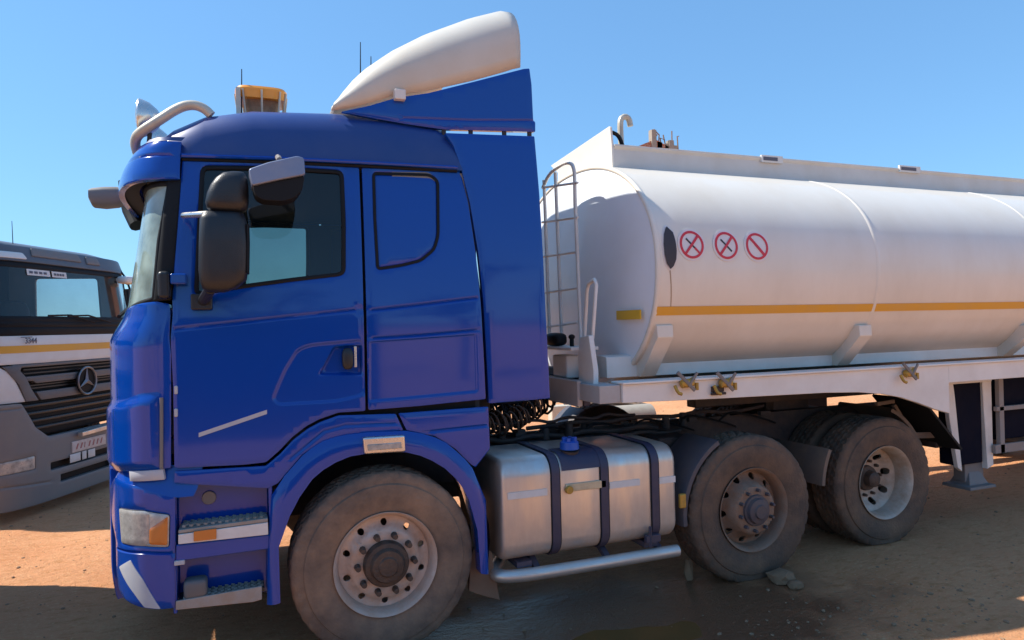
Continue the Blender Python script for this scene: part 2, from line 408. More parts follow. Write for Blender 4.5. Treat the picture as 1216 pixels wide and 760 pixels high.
def ground_mat():
    M = bpy.data.materials.new('earth'); M.use_nodes = True; N = M.node_tree.nodes; L = M.node_tree.links; P = N['Principled BSDF']
    geo = N.new('ShaderNodeNewGeometry')
    def nz(s, d=8, r=.6, sc=None):
        n = N.new('ShaderNodeTexNoise'); n.inputs['Scale'].default_value = s; n.inputs['Detail'].default_value = d; n.inputs['Roughness'].default_value = r
        if sc:
            mp = N.new('ShaderNodeMapping'); mp.inputs['Scale'].default_value = sc; L.new(geo.outputs['Position'], mp.inputs[0]); L.new(mp.outputs[0], n.inputs['Vector'])
        else: L.new(geo.outputs['Position'], n.inputs['Vector'])
        return n.outputs[0]
    def ramp(f, a, b):
        r = N.new('ShaderNodeMapRange'); r.inputs['From Min'].default_value = a; r.inputs['From Max'].default_value = b; r.clamp = True; L.new(f, r.inputs[0]); return r.outputs[0]
    def mix(f, a, b):
        x = N.new('ShaderNodeMix'); x.data_type = 'RGBA'; L.new(f, x.inputs[0])
        for k, c in ((6, a), (7, b)):
            if isinstance(c, tuple): x.inputs[k].default_value = (*c, 1)
            else: L.new(c, x.inputs[k])
        return x.outputs[2]
    c = mix(ramp(nz(.7), .35, .65), (.60, .262, .118), (.67, .335, .165))
    c = mix(ramp(nz(7, 8, .7, (1, 2.2, 1)), .5, .72), c, (.46, .20, .07))
    c = mix(ramp(nz(45, 4), .56, .72), c, (.68, .42, .22))
    # wet patch: spilt water beside the tractor
    sp = N.new('ShaderNodeVectorMath'); sp.operation = 'SUBTRACT'; L.new(geo.outputs['Position'], sp.inputs[0]); sp.inputs[1].default_value = (1.35, -.35, 0)
    sc2 = N.new('ShaderNodeVectorMath'); sc2.operation = 'MULTIPLY'; L.new(sp.outputs[0], sc2.inputs[0]); sc2.inputs[1].default_value = (.55, 1.25, 1)
    ln = N.new('ShaderNodeVectorMath'); ln.operation = 'LENGTH'; L.new(sc2.outputs[0], ln.inputs[0])
    sub = N.new('ShaderNodeMath'); sub.operation = 'MULTIPLY_ADD'; L.new(nz(2.2, 6), sub.inputs[0]); sub.inputs[1].default_value = .9; sub.inputs[2].default_value = -.45
    ad = N.new('ShaderNodeMath'); ad.operation = 'ADD'; L.new(ln.outputs['Value'], ad.inputs[0]); L.new(sub.outputs[0], ad.inputs[1])
    wet = N.new('ShaderNodeMapRange'); wet.inputs['From Min'].default_value = 1.15; wet.inputs['From Max'].default_value = .75; L.new(ad.outputs[0], wet.inputs[0])
    c = mix(wet.outputs[0], c, (.20, .085, .038))
    L.new(c, P.inputs['Base Color'])
    rg = N.new('ShaderNodeMapRange'); rg.inputs['To Min'].default_value = .95; rg.inputs['To Max'].default_value = .30; L.new(wet.outputs[0], rg.inputs[0]); L.new(rg.outputs[0], P.inputs['Roughness'])
    P.inputs['Specular IOR Level'].default_value = .3
    b = N.new('ShaderNodeBump'); b.inputs['Strength'].default_value = .9; b.inputs['Distance'].default_value = .045; L.new(nz(14, 10, .68, (1, 1.5, 1)), b.inputs['Height'])
    b2 = N.new('ShaderNodeBump'); b2.inputs['Strength'].default_value = .7; b2.inputs['Distance'].default_value = .012; L.new(nz(75, 6, .6), b2.inputs['Height']); L.new(b.outputs[0], b2.inputs['Normal'])
    L.new(b2.outputs[0], P.inputs['Normal'])
    return M
obj('ground', mb, ground_mat(), kind='structure', fixn=False, sharp=180)
# low hills on the horizon
mb = MB(); rings = [[], []]
for a in np.linspace(0, 2*math.pi, 181):
    h = 14+26*max(0, noise.noise(Vector((math.cos(a)*2.2, math.sin(a)*2.2, 5)))+.2)+4*noise.noise(Vector((math.cos(a)*14, math.sin(a)*14, 1)))
    rings[0].append((1500*math.cos(a), 1500*math.sin(a), -2)); rings[1].append((1650*math.cos(a), 1650*math.sin(a), h))
mb.loft(rings, closed=False)
mat('hill', (.16, .15, .11), .95, 0, 0, (.10, .11, .07), .8, .02)
obj('hills', mb, 'hill', kind='structure', sharp=180)

# ================================================================== BLUE TRACTOR
YC = 1.24
truck = empty('semi_truck', (0, 0, 0), 'blue articulated truck tractor with a cream roof deflector, coupled to the white tanker', 'truck')
T = truck
# the cab skin: u runs back along the side; below -1 it turns the front corner
_a = np.linspace(0, math.pi/2, 200); _n = 3.2
_cx = -1-.48*np.sin(_a)**(2/_n); _cy = 1.24-1.24*np.cos(_a)**(2/_n)
_s = np.concatenate([[0], np.cumsum(np.hypot(np.diff(_cx), np.diff(_cy)))]); SL = float(_s[-1])
def plan(u):
    if u >= -1: return u, 0.
    s = -1-u
    if s > SL:                               # past the middle: the other half
        s2 = 2*SL-s; return float(np.interp(s2, _s, _cx)), 2*1.24-float(np.interp(s2, _s, _cy))
    return float(np.interp(s, _s, _cx)), float(np.interp(s, _s, _cy))
def ys(z): return .09*max(0, (z-1.9)/.9)**1.5 if z > 1.9 else 0.
def fold(x, y, z): 
    k = ys(z); return (x, y+k*(1.24-y)/1.24, z)
def BODY(u, z):
    x, y = plan(u)
    k = 1-.05*sm((1.15-z)/.8) if z < 1.15 else 1-.17*float(sm((z-1.80)/.18))
    return fold(-1+(x+1)*k if x < -1 else x, y, z)
def GLS(u, z):
    x, y = plan(u); k = .83-(z-1.96)*.33
    return fold(-1+(x+1)*k if x < -1 else x, y, z)
def BUMP(u, z):
    x, y = plan(u); k = 1.03-.10*max(0, (.62-z)/.3)**2
    return fold(-1+(x+1)*k if x < -1 else x, y-.004, z)
def pxs(l, P): return [inv(a, b, P) for a, b in l]

# door
door_o = rnd(pxs([(217,184),(212,250),(207,310),(204.5,357),(205.5,460),(207,556),(290,552),(316,549),(332,535),(347,519),(364,506),(379,498),(402,490),(434,488),(431,340),(426,190),(330,185)], BODY), .012)
win_o = rnd(pxs([(238,196),(330,197),(408,202),(410.5,262),(410.5,327),(350,334),(291,342),(230,352),(233,290)], BODY), .045)
swage = pxs([(208,391),(300,381),(432,367)], BODY); 
hrec = rnd(pxs([(322,474),(336,440),(352,414),(368,408),(433,402),(434,470),(400,478),(330,482)], BODY), .04)
cup = rnd(pxs([(378,446),(396,411),(431,409),(431,446)], BODY), .02)
panel('door', door_o, BODY, 'blue_paint', T, holes=[win_o], relief=[('groove', swage, .010, .013), ('dent', hrec, .010, .017), ('dent', cup, .035, .016), ('groove', pxs([(208,330),(300,345)], BODY)[:2], .0, .02)], grid=.028, sharp=60)
doors = [o for o in T.children if o.name.startswith('door')]
DN, DF = doors[0], doors[1]
D2 = (DN, DF)
def off_poly(poly, d):
    A = np.array(poly); Tn = np.roll(A, -1, 0)-np.roll(A, 1, 0); Tn /= np.hypot(*Tn.T)[:, None]+1e-9
    a = A[:, 0]@np.roll(A[:, 1], -1)-A[:, 1]@np.roll(A[:, 0], -1); sg = 1 if a > 0 else -1
    return [tuple(q) for q in A+np.stack([Tn[:, 1], -Tn[:, 0]], 1)*sg*d]
panel('window_seal', win_o, BODY, 'seal', D2, holes=[off_poly(win_o, -.022)], thick=.02, off=.003, edge=.004)
panel('door_window', off_poly(win_o, -.016), BODY, 'cab_glass', D2, thick=.004, off=-.012, edge=0, grid=.1)
# quarter light bar and belt
x0, z0 = inv(420, 425, BODY)
hm = MB().box(0, 0, 0, 0, 0, 0); hm = MB(); c = S(413, 426, 0)
hm.sup((c[0], .004, c[1]), (.032, .022, .062), 3)
both('door_handle', hm, 'black_plastic', D2)
h = MB(); cc = S(413, 426, 0); h.box(cc[0]+.035, cc[0]+.05, -.008, .01, cc[1]-.05, cc[1]+.07)
both('handle_trim', h, 'chrome', D2, bevel=.004)
for q in ((209, 463), (209, 490)):
    c = S(*q, 0); both('hinge', MB().box(c[0]-.009, c[0]+.009, -.008, .02, c[1]-.022, c[1]+.022), 'scuff_grey', D2, bevel=.006)
tp = [S(236, 519, 0), S(236, 514, 0), S(317, 486.5, 0), S(317, 491.5, 0)]
obj('tape_strip', MB().xz(tp, -.005, .004), 'scuff_grey', DN, label='pale grey scuffed tape strip, slanting')
# cab front post (black trim) beside the windscreen
panel('corner_post', rnd(pxs([(199,211),(215,211),(211,265),(205.5,330),(203,356),(182,358),(187,310),(194,250)], GLS), .01), GLS, 'seal', T, thick=.03, off=.004)
# windscreen
cu = -1-SL
wp = [inv(199, 214, GLS), inv(190, 285, GLS), inv(183, 357, GLS)]
ws = [wp[0], wp[1], wp[2], (wp[2][0]-.3, 1.97), (cu, 1.965), (2*cu-wp[2][0]+.3, 1.97), (2*cu-wp[2][0], wp[2][1]), (2*cu-wp[1][0], wp[1][1]), (2*cu-wp[0][0], wp[0][1]), (cu, 2.70)]
panel('windscreen', ws, GLS, 'windscreen_glass', T, mirror=False, thick=.006, edge=0, grid=.07, off=-.012)
panel('windscreen_seal', ws, GLS, 'seal', T, mirror=False, holes=[off_poly(ws, -.03)], thick=.02, grid=.05)
# rear part of the cab side, with its filled window
side_o = rnd(pxs([(429.5,190),(500,194),(545,197),(556,240),(565,300),(571,360),(575,430),(577,474),(500,482),(437.5,487),(434.5,340)], BODY), .012)
rw = rnd(pxs([(442,204),(511,206),(521.5,214),(522,280),(517,297),(500,311),(475,317),(447,321),(443.5,260)], BODY), .03)
panel('side_panel', side_o, BODY, 'blue_paint', T, holes=[rw], grid=.028, sharp=60, relief=[('groove', pxs([(437,369),(500,362),(566,354)], BODY), .011, .013), ('groove', pxs([(438,402),(500,398),(566,392)], BODY), .010, .012), ('dent', rnd(pxs([(438,478),(438,405),(566,396),(568,466)], BODY), .02), .008, .013)])
SP = tuple([o for o in T.children if o.name.startswith('side_panel')])
panel('window_seal', rw, BODY, 'seal', SP, holes=[off_poly(rw, -.016)], thick=.02, off=.004)
panel('filled_window', off_poly(rw, -.014), BODY, 'blue_paint', SP, thick=.01, off=-.006, grid=.05)
# sill, front of arch, rear skirt
sill = rnd(pxs([(207,560),(316,553.5),(333,539),(349,522),(366,509),(381,501),(402,493.5),(470,491.5),(479,511),(430,514),(411,516),(383,524),(359,540),(341,561),(330,574),(318,580),(207,574)], BODY), .008)
panel('wing', sill, BODY, 'blue_paint', T, grid=.03, relief=[('groove', pxs([(345,545),(385,512),(411,505),(474,503)], BODY), .006, .012)])
skirt = rnd(pxs([(473.5,491),(580,483),(582,533),(565,555),(560,552),(541,533),(517,518),(483,511)], BODY), .008)
panel('rear_skirt', skirt, BODY, 'blue_paint', T, grid=.03, relief=[('groove', pxs([(505,513),(582,505)], BODY), .008, .012)])
# arch flare
inn = [(333,716),(331,650),(344,613),(356,590),(371,569),(384,558),(399,549),(416,542),(434,539),(458,536.5),(482,537),(499,541),(513,547),(528,556),(541,568),(550,580),(557,594),(567,630),(571,681)]
out_ = [(317,718),(318,650),(322,590),(338,565),(359,541),(370,532),(383,524),(397,519),(411,516),(440,513),(482,511.5),(500,514.5),(517,519.5),(530,526),(541,535),(552,545),(561,556),(577,594),(580.5,681)]
I = [S(*p, -.02) for p in inn]; O_ = [S(*p, 0) for p in out_]
mbf = MB(); rings = []
for (xi, zi), (xo, zo) in zip(I, O_):
    mx_, mz = xi*.6+xo*.4, zi*.6+zo*.4; nx, nz_ = xo*.75+xi*.25, zo*.75+zi*.25
    rings.append([(xo, .03, zo), (xo, -.001, zo), (nx, -.020, nz_), (mx_, -.028, mz), (xi, -.022, zi), (xi, .03, zi), (xi+(xo-xi)*.1, .14, zi+(zo-zi)*.1)])
mbf.loft(rings, closed=False)
both('arch_flare', mbf, 'blue_paint', T, sharp=50)
ln = MB(); rr = []
for k in range(25):
    a = -.35+(math.pi+.7)*k/24
    rr.append([(.64*math.cos(a)+.0, y, .56+.64*math.sin(a)) for y in (.02, .3, .62)])
ln.loft(rr, closed=False); both('arch_liner', ln, 'chassis_dark', T)
p0, p1 = S(430, 528, 0), S(481, 526, 0)
lm = MB().xz([S(430,519,-.03), S(480,516,-.03), S(481,536,-.03), S(432,539,-.03)], -.055, .0)
both('marker_lamp', lm, 'chrome', T, bevel=.012)
lm = MB().xz([S(436,528,-.05), S(476,525,-.05), S(477,532,-.05), S(437,535,-.05)], -.062, -.05)
obj('lamp_lens', lm, 'lens', [o for o in T.children if o.name.startswith('marker_lamp')][0], bevel=.004)
# front corner panel
cp = rnd(pxs([(201,361),(203,420),(202.5,556),(160,559),(131,560),(129,500),(128.5,430),(129,392),(137,378),(150,367),(168,360),(185,358)], BODY), .01)
cp = [(min(u, -1.005), z) for u, z in cp]
uL = min(u for u, z in cp)-.10
cp = [((uL if u < uL+.16 else u), z) for u, z in cp]
lobe = rnd(pxs([(191,466),(194,558),(133,560),(131,482),(150,474),(168,468)], BODY), .02)
lobe = [((uL-.2 if u < uL+.2 else u), z) for u, z in lobe]
panel('corner_panel', cp, BODY, 'blue_paint', T, grid=.03, relief=[('dent', lobe, -.022, .05)], thick=.04)
CPn = [o for o in T.children if o.name.startswith('corner_panel')][0]
tb = MB(); pts = [inv(194, y, BODY) for y in (472, 500, 530, 556)]
tb.tube([np.array(BODY(u, z))+np.array([-.008, -.008, 0]) for u, z in pts], .009, 8); obj('wear_strip', tb, 'grey_plastic', CPn)
# front centre: grille, panel
fc = [(uL-.02, 1.16), (2*cu-uL+.02, 1.16), (2*cu-uL+.02, 1.93), (uL-.02, 1.93)]
gr = [(uL-.14, 1.22), (2*cu-uL+.14, 1.22), (2*cu-uL+.14, 1.72), (uL-.14, 1.72)]
fc = [(min(a, -1.), b) for a, b in fc]
panel('front_panel', fc[::-1], BODY, 'blue_paint', T, mirror=False, holes=[gr], grid=.06)
gm = [panel_mb([(uL-.15, z), (2*cu-uL+.15, z), (2*cu-uL+.15, z+.075), (uL-.15, z+.075)], BODY, thick=.03, grid=.1, off=-.01) for z in (1.22, 1.32, 1.42, 1.52, 1.62)]
for g_ in gm: obj('grille_slat', g_, 'black_plastic', T, fixn=False)
obj('radiator', MB().box(-1.36, -1.30, .4, 2.08, .7, 1.85), 'seal', T)
obj('underbody_block', MB().box(-1.28, -.72, .22, 2.26, .50, 1.21), 'chassis_dark', T, bevel=.04)  # block added to stop sun leaking through below the cab front
# bumper
bt = pxs([(208,589),(208,722),(190,724),(165,721),(147,712),(141,700),(138,680),(137,640),(133,604),(132,580),(136,567),(165,578)], BUMP)
bt = [(min(u, -1.03), z) for u, z in bt]; ub = min(u for u, z in bt)-.06
bt = [((ub if u < ub+.12 else u), z) for u, z in bt]
hl = rnd(pxs([(141,603),(170,606),(202,611),(201,650),(170,649),(144,645)], BUMP), .015)
stp = rnd(pxs([(142,673),(155,665),(170,688),(191,723),(172,721),(160,705)], BUMP), .006)
panel('bumper_corner', rnd(bt, .015), BUMP, 'blue_paint', T, holes=[hl], grid=.03, relief=[('groove', pxs([(140,652),(170,656),(208,657)], BUMP), .012, .01)], thick=.05)
BC = [o for o in T.children if o.name.startswith('bumper_corner')]
panel('headlight', off_poly(hl, -.003), BUMP, 'lens', (BC[0], BC[1]), thick=.02, grid=.03, off=.004, relief=[('groove', pxs([(177,608),(177,649)], BUMP), .004, .006)])
hls = [o for o in BC[0].children if o.name.startswith('headlight')]
orr = rnd(pxs([(178,628),(199.5,613),(199,647),(178,646)], BUMP), .01)
panel('turn_signal', orr, BUMP, 'lens_orange', (BC[0], BC[1]), thick=.008, grid=.03, off=.010)
panel('scuffed_strip', stp, BUMP, 'scuff_grey', (BC[0], BC[1]), thick=.004, off=.004, edge=.001)
fb = [(ub+.02, .40), (2*cu-ub-.02, .40), (2*cu-ub-.02, 1.12), (ub+.02, 1.12)]
panel('bumper', fb, BUMP, 'blue_paint', T, mirror=False, holes=[[(cu-.5, .5), (cu+.5, .5), (cu+.5, .72), (cu-.5, .72)]], grid=.06, thick=.05)
sh_ = MB(); rr = []
ulist = np.linspace(-1.0, ub-.05, 22)
zb0 = [p[1] for p in bt]; 
def ztop_(u): 
    c_ = [p for p in bt if p[1] > .9]; c_.sort(); return float(np.interp(u, [p[0] for p in c_], [p[1] for p in c_]))
for u in ulist:
    z = ztop_(u); a_ = BUMP(u, z-.01); b_ = BUMP(u, z+.02); c_ = BODY(u, max(z+.06, 1.15)); rr.append([a_, (b_[0]+.02, b_[1]+.012, z+.03), (c_[0]+.05, c_[1]+.03, max(z+.05, 1.165)), (c_[0]+.12, c_[1]+.10, max(z+.05, 1.17))])
both('bumper_top', sh_.loft(rr, closed=False), 'blue_paint', T, sharp=60)
# gap strip between corner panel and bumper
tn = panel_mb(pxs([(155,559),(194,557),(196,569),(156,571)], BODY), BODY, thick=.03, off=.012); both('rubber_strip', tn, 'scuff_grey', T, fixn=False)
# step well
def sx(px, py, y=0): return S(px, py, y)
wl = MB(); xa, xb = S(209, 640, 0)[0], S(320, 640, 0)[0]; ztop = S(260, 573, 0)[1]; zb_ = S(260, 722, 0)[1]
wl.box(xa, xb, .13, .16, zb_, ztop); wl.box(xa-.02, xa, .012, .16, zb_, ztop); wl.box(xb, xb+.02, .012, .16, zb_, ztop); wl.box(xa, xb, .02, .16, ztop-.002, ztop+.02)
both('step_well', wl, 'blue_paint', T, bevel=.006)
SW = [o for o in T.children if o.name.startswith('step_well')][0]
s1 = [S(212, 618, -.005), S(318, 606, -.005), S(318, 613, -.005), S(212, 628, -.005)]
both('step_tread', MB().xz([S(212,629,0), S(318,614.5,0), S(318,619,0), S(212,633,0)], -.012, .125), 'alu_tread', T, bevel=.004)
zt = S(265, 622, 0)[1]
def treads(y0, y1, z, x0, x1, n=12, m=5):
    q = MB()
    for i in range(n):
        for j in range(m):
            cx_ = x0+(i+.5)*(x1-x0)/n+(.5 if j % 2 else 0)*(x1-x0)/n*.8; cy_ = y0+(j+.5)*(y1-y0)/m
            q.obox((cx_, cy_, z+.004), ((x1-x0)/n*.5, (y1-y0)/m*.35, .012), Matrix.Rotation(.6 if j % 2 else -.6, 3, 'Z'))
    return q
both('tread_studs', treads(.0, .12, S(265, 621.5, 0)[1]+.002, xa+.02, xb-.02), 'alu_tread', T, kind='stuff')
both('step_face', MB().xz([S(212,634,0), S(318,619.5,0), S(318.5,634,0), S(212,645.5,0)], -.016, .02), 'sticker_white', T, bevel=.003)
both('reflector', MB().xz([S(230,631,-.02), S(257,627.5,-.02), S(257,640,-.02), S(230,643,-.02)], -.024, -.0155), 'lens_orange', T, bevel=.002)
both('step_panel', MB().xz([S(209,647,0), S(320,634.5,0), S(320,652,0), S(209,667,0)], -.002, .03), 'blue_paint', T, bevel=.008)
both('step_tread', MB().xz([S(209,713,0), S(311,695,0), S(311,711,0), S(300,714,0), S(209,723.5,0)], -.014, .0), 'alu_tread', T, bevel=.004)
zl = S(260, 706, 0)[1]
both('step_tread', MB().box(xa+.005, xb-.03, .001, .125, zl-.02, zl-.001), 'black_plastic', T)
both('tread_studs', treads(.0, .12, zl, xa+.02, xb-.04), 'alu_tread', T, kind='stuff')
c = S(232, 700, .0); obj('fog_lamp', MB().sup((c[0], .04, c[1]), (.058, .05, .05), 5), 'bumper_grey', T)
c = S(248, 592, .1); obj('badge', MB().cyl((c[0], .13, c[1]), (c[0], .115, c[1]), .036, seg=24), 'grey_plastic', SW, bevel=.004)
c = S(212, 668, 0); obj('bumper_catch', MB().box(c[0]-.02, c[0]+.03, -.012, .01, c[1]-.012, c[1]+.012), 'scuff_grey', T, bevel=.004)
# ---------------- roof
drip = [(-1.035, 2.80), (-.6, 2.815), (-.09, 2.825), (.489, 2.83)]
topc = [(-1.30, 2.80), (-1.20, 2.90), (-1.08, 3.0), (-.92, 3.085), (-.67, 3.145), (-.22, 3.175), (.1, 3.175), (.39, 3.15), (.50, 3.10), (.56, 3.0), (.585, 2.90), (.60, 2.82)]
rings = []
for x, zt_ in topc:
    zd = 2.80+.015*min(1, (x+1.04)/1.) if x > -1.04 else 2.79
    zd = min(zd, zt_-.012)
    y0 = .075+(.0 if x > -1.0 else .9*(-1.0-x)**1.3)
    hgt_ = zt_-zd; ring = []
    for k in range(13):
        a = k/12*math.pi/2; ring.append((x, y0+.035*math.sin(a)+.23*(1-math.cos(a))**1.5, zd+hgt_*(math.sin(a)**.95)*.965))
    half = ring+[(x, .62, zt_), (x, 1.24, zt_+.03)]
    rings.append(half+[(a_, 2*YC-b_, c_) for a_, b_, c_ in half[-2::-1]])
rf = MB().loft(rings, closed=False)
obj('roof', rf, 'blue_roof', T, sharp=45)
# drip rail
dr = MB().tube([(-1.03, .072, 2.80), (-.6, .07, 2.815), (-.09, .07, 2.825), (.50, .07, 2.83)], .012, 8); both('drip_rail', dr, 'blue_paint', T)
dr = MB().tube([(-1.03, .085, 2.783), (-.6, .085, 2.797), (-.09, .085, 2.807), (.50, .085, 2.812)], .010, 6); both('roof_seam', dr, 'seal', T)
# cab interior and rear wall
inner = [(-1.02, 1.20), (.575, 1.28), (.60, 1.9), (.55, 2.5), (.50, 2.79), (-1.0, 2.79), (-1.03, 2.2)]
panel('inner_shell', inner, BODY, 'seal', T, holes=[off_poly(win_o, .002), off_poly(rw, -.03)], thick=.01, off=-.062, grid=.1, edge=0)  # dark backing added so no light shows through the panel seams
panel('fairing_backing', [(a-.06, b) for a, b in fo_][:] if False else [(.44, 2.80), (.50, 2.6), (.56, 2.2), (.57, 1.8), (.58, 1.3), (.70, 1.32), (.66, 2.0), (.60, 2.5), (.54, 2.78)], flat(.125), 'seal', T, thick=.02, grid=.1)  # dark strip added behind the fairing gap to keep light out
obj('cab_rear_wall', MB().box(.585, .615, .09, 2.39, 1.3, 2.98), 'interior', T)
obj('cab_floor', MB().box(-1.28, .6, .06, 2.42, 1.22, 1.30), 'interior', T)
obj('headlining', MB().box(-.98, .58, .15, 2.33, 2.80, 2.82), 'interior_light', T)
obj('dashboard', MB().xz([(-1.22, 1.3), (-.86, 1.3), (-.80, 1.75), (-.90, 1.93), (-1.22, 1.93)], .06, 2.42), 'interior', T, bevel=.03)
for y in (.55, 1.85):
    sm_ = MB(); sm_.sup((-.2, y, 1.62), (.28, .25, .09), 4); sm_.sup((.10, y, 2.02), (.09, .24, .38), 4); sm_.sup((.12, y, 2.48), (.07, .15, .11), 4)
    obj('seat', sm_, 'interior', T)
st = MB(); st.lathe([(0, .2), (.018, .212), (.036, .2), (.018, .188), (0, .2)], (0, 0, 0), 'z', 32)
q = Matrix.Rotation(-.6, 3, 'Y'); st.v = [tuple(q @ Vector(v)+Vector((-.66, .6, 1.98))) for v in st.v]; st.beam((-.9, .6, 1.8), (-.66, .6, 1.98), .05, .05)
obj('steering_wheel', st, 'seal', T)
# inner cab side trims (pillars behind the door)
both('pillar_trim', MB().box(.10, .58, .09, .12, 1.3, 2.8), 'interior_light', T)
# ---------------- sun visor
def VIS(u, z):
    x, y = plan(u); t = (z-2.66)/.2; k = .885-.17*max(0, t)**2
    return (-1+(x+1)*k if x < -1 else x, .045+y*(1.24-.045)/1.24+.03*max(0, t), z)
vz0, vz1 = 2.665, 2.86
vz = [(-1.045, 2.67), (-1.045, 2.875), (-1.20, 2.88), (cu, 2.88), (2*cu+1.20, 2.88), (2*cu+1.045, 2.875), (2*cu+1.045, 2.67), (2*cu+1.5, 2.655), (cu, 2.655), (-1.5, 2.655)]
panel('sun_visor', vz[::-1], VIS, 'blue_paint', T, mirror=False, grid=.04, thick=.03, relief=[('groove', [(-1.03, 2.80), (-2, 2.80), (cu*2+1.03, 2.80)], .008, .012)], sharp=60)
vt = MB(); ra = []
for u in np.linspace(-1.045, 2*cu+1.045, 40):
    p = VIS(u, 2.878); ra.append([p, (max(p[0]+.22, -1.1) if abs(p[1]-1.24) < 1.05 else p[0]+.02, p[1], 2.90)])
vt.loft(ra, closed=False); obj('visor_top', vt, 'blue_roof', T)
un = MB(); ra = []
for u in np.linspace(-1.2, 2*cu+1.2, 40):
    p = VIS(u, 2.66); g_ = GLS(u, 2.60); ra.append([(p[0]+.02, p[1]+.01, 2.672), (g_[0]-.01, g_[1], 2.66)])
un.loft(ra, closed=False); obj('visor_underside', un, 'seal', T)
# ---------------- light bar and spot lamps on the roof front
lb = MB(); y_ = .16
P3 = lambda px, py, y: (S(px, py, y)[0], y, S(px, py, y)[1])
near = [P3(251, 137, .22), P3(243, 129, .22), P3(230, 124, .22), P3(213, 127, .22), P3(187, 144, .22), P3(168, 156, .24), P3(160, 165, .32)]
far = [(x, 2*YC-y, z) for x, y, z in near[::-1]]
mid = [(near[-1][0]-.03, .6, near[-1][2]), (near[-1][0]-.05, 1.24, near[-1][2]), (near[-1][0]-.03, 1.88, near[-1][2])]
lb.tube(near+mid+far, .027, 12, smooth=2); obj('light_bar', lb, 'tube_cream', T)
LBp = near[-1]
for yy in (.42, .95, 1.53, 2.06):
    sp_ = MB(); x_, z_ = S(164, 140, .42); x_ += .01; 
    sp_.lathe([(-.004, .001), (-.012, .085), (-.006, .105), (.0, .108), (.012, .106), (.05, .09), (.09, .055), (.11, .02), (.112, .001)], (x_, yy, z_), 'x', 28)
    sl_ = obj('spot_lamp', sp_, 'chrome', T)
    obj('lens', MB().lathe([(-.022, .001), (-.019, .05), (-.012, .086)], (x_, yy, z_), 'x', 24), 'lens', sl_)
    obj('lamp_bracket', MB().beam((x_+.05, yy, z_-.07), (x_+.04, yy, LBp[2]-.01), .03, .02), 'chassis_dark', sl_)
# beacon with cage
bx0 = S(279, 132, .55); bx1 = S(341, 132, .55); bz = S(310, 109, .55)[1]
bcn = MB(); 
for yy in (.55,):
    bcn = MB(); cxm = (bx0[0]+bx1[0])/2; hx = (bx1[0]-bx0[0])/2
    rings = []
    for k, (zz, s_) in enumerate([(3.14, .74), (bz-.075, .95), (bz-.02, 1.0), (bz-.005, .93), (bz, .8)]):
        rings.append([(cxm+hx*s_*math.copysign(abs(math.cos(a))**.5, math.cos(a)), yy+.13*s_*math.copysign(abs(math.sin(a))**.5, math.sin(a)), zz) for a in np.linspace(0, 2*math.pi, 24, endpoint=False)])
    be = MB().loft(rings[1:]); beo = obj('beacon', be, 'amber', T)
    core = MB().loft([[(cxm+(x-cxm)*.72, yy+(y-yy)*.7, z) for x, y, z in r] for r in (rings[0], rings[1])]); obj('beacon_core', core, 'rust', beo)
    cg = MB()
    for a in np.linspace(0, 2*math.pi, 12, endpoint=False):
        c_, s_ = math.copysign(abs(math.cos(a))**.5, math.cos(a)), math.copysign(abs(math.sin(a))**.5, math.sin(a))
        cg.tube([(cxm+hx*.84*c_, yy+.12*s_, 3.13), (cxm+hx*.99*c_, yy+.135*s_, bz-.03)], .006, 6)
    cg.box(cxm-hx*.95, cxm-hx*.78, yy-.14, yy-.10, 3.12, bz-.03)
    obj('beacon_cage', cg, 'tube_cream', beo)
    obj('beacon_base', MB().box(cxm-hx*.9, cxm+hx*.9, yy-.12, yy+.12, 3.09, 3.15), 'rust', beo, bevel=.01)
for (px, y0, y1, yy) in ((287, 82, 134, .45), (428, 50, 100, .9), (440.5, 67, 95, .9)):
    a_, b_ = P3(px, y1, yy), P3(px, y0, yy); obj('aerial', MB().cyl(a_, b_, .005, .003, 6), 'seal', T)
# ---------------- side fairing, flap, roof deflector
fo = pxs([(531,155.5),(638,159.5),(642,230),(646,330),(653,473),(580.5,479),(578,430),(574,360),(568,300),(559,240),(549,196),(541,172)], flat(.05))
fo = rnd(fo, .008)
def FR(u, z): return (u, .045+.05*max(0, (z-2.2)/.9)**1.4, z)
panel('side_fairing', fo, FR, 'blue_paint', T, grid=.05, thick=.035, sharp=60)
fl = pxs([(405,132.5),(440,125),(470,116),(510,110),(562,97),(622,81.5),(629,81),(631.5,100),(633.5,142),(636,145),(636,156.5),(528,153.5),(483,147),(449,141)], flat(.14))
panel('deflector_skirt', rnd(fl, .008), flat(.14), 'blue_paint', T, grid=.05, thick=.03, relief=[('groove', pxs([(480,140),(560,143),(634,143)], flat(.14)), .006, .01)])
dt = [(393,131),(404,113.5),(416,98),(430,84.5),(462,62),(501,42),(554,22.5),(588,14.2),(596,16)]
db_ = [(394,131.5),(418,128),(440,122.5),(465,114.5),(507,108),(562,95.5),(600,85),(612,81),(618,80)]
ndt = 26
def along(l, n):
    A = np.array(l, float); d = np.concatenate([[0], np.cumsum(np.hypot(*np.diff(A, axis=0).T))]); t = np.linspace(0, d[-1], n)
    return np.stack([np.interp(t, d, A[:, 0]), np.interp(t, d, A[:, 1])], 1)
At = along([S(*p, .42) for p in dt], ndt); Ab = along([S(*p, .15) for p in db_], ndt)
rings = []
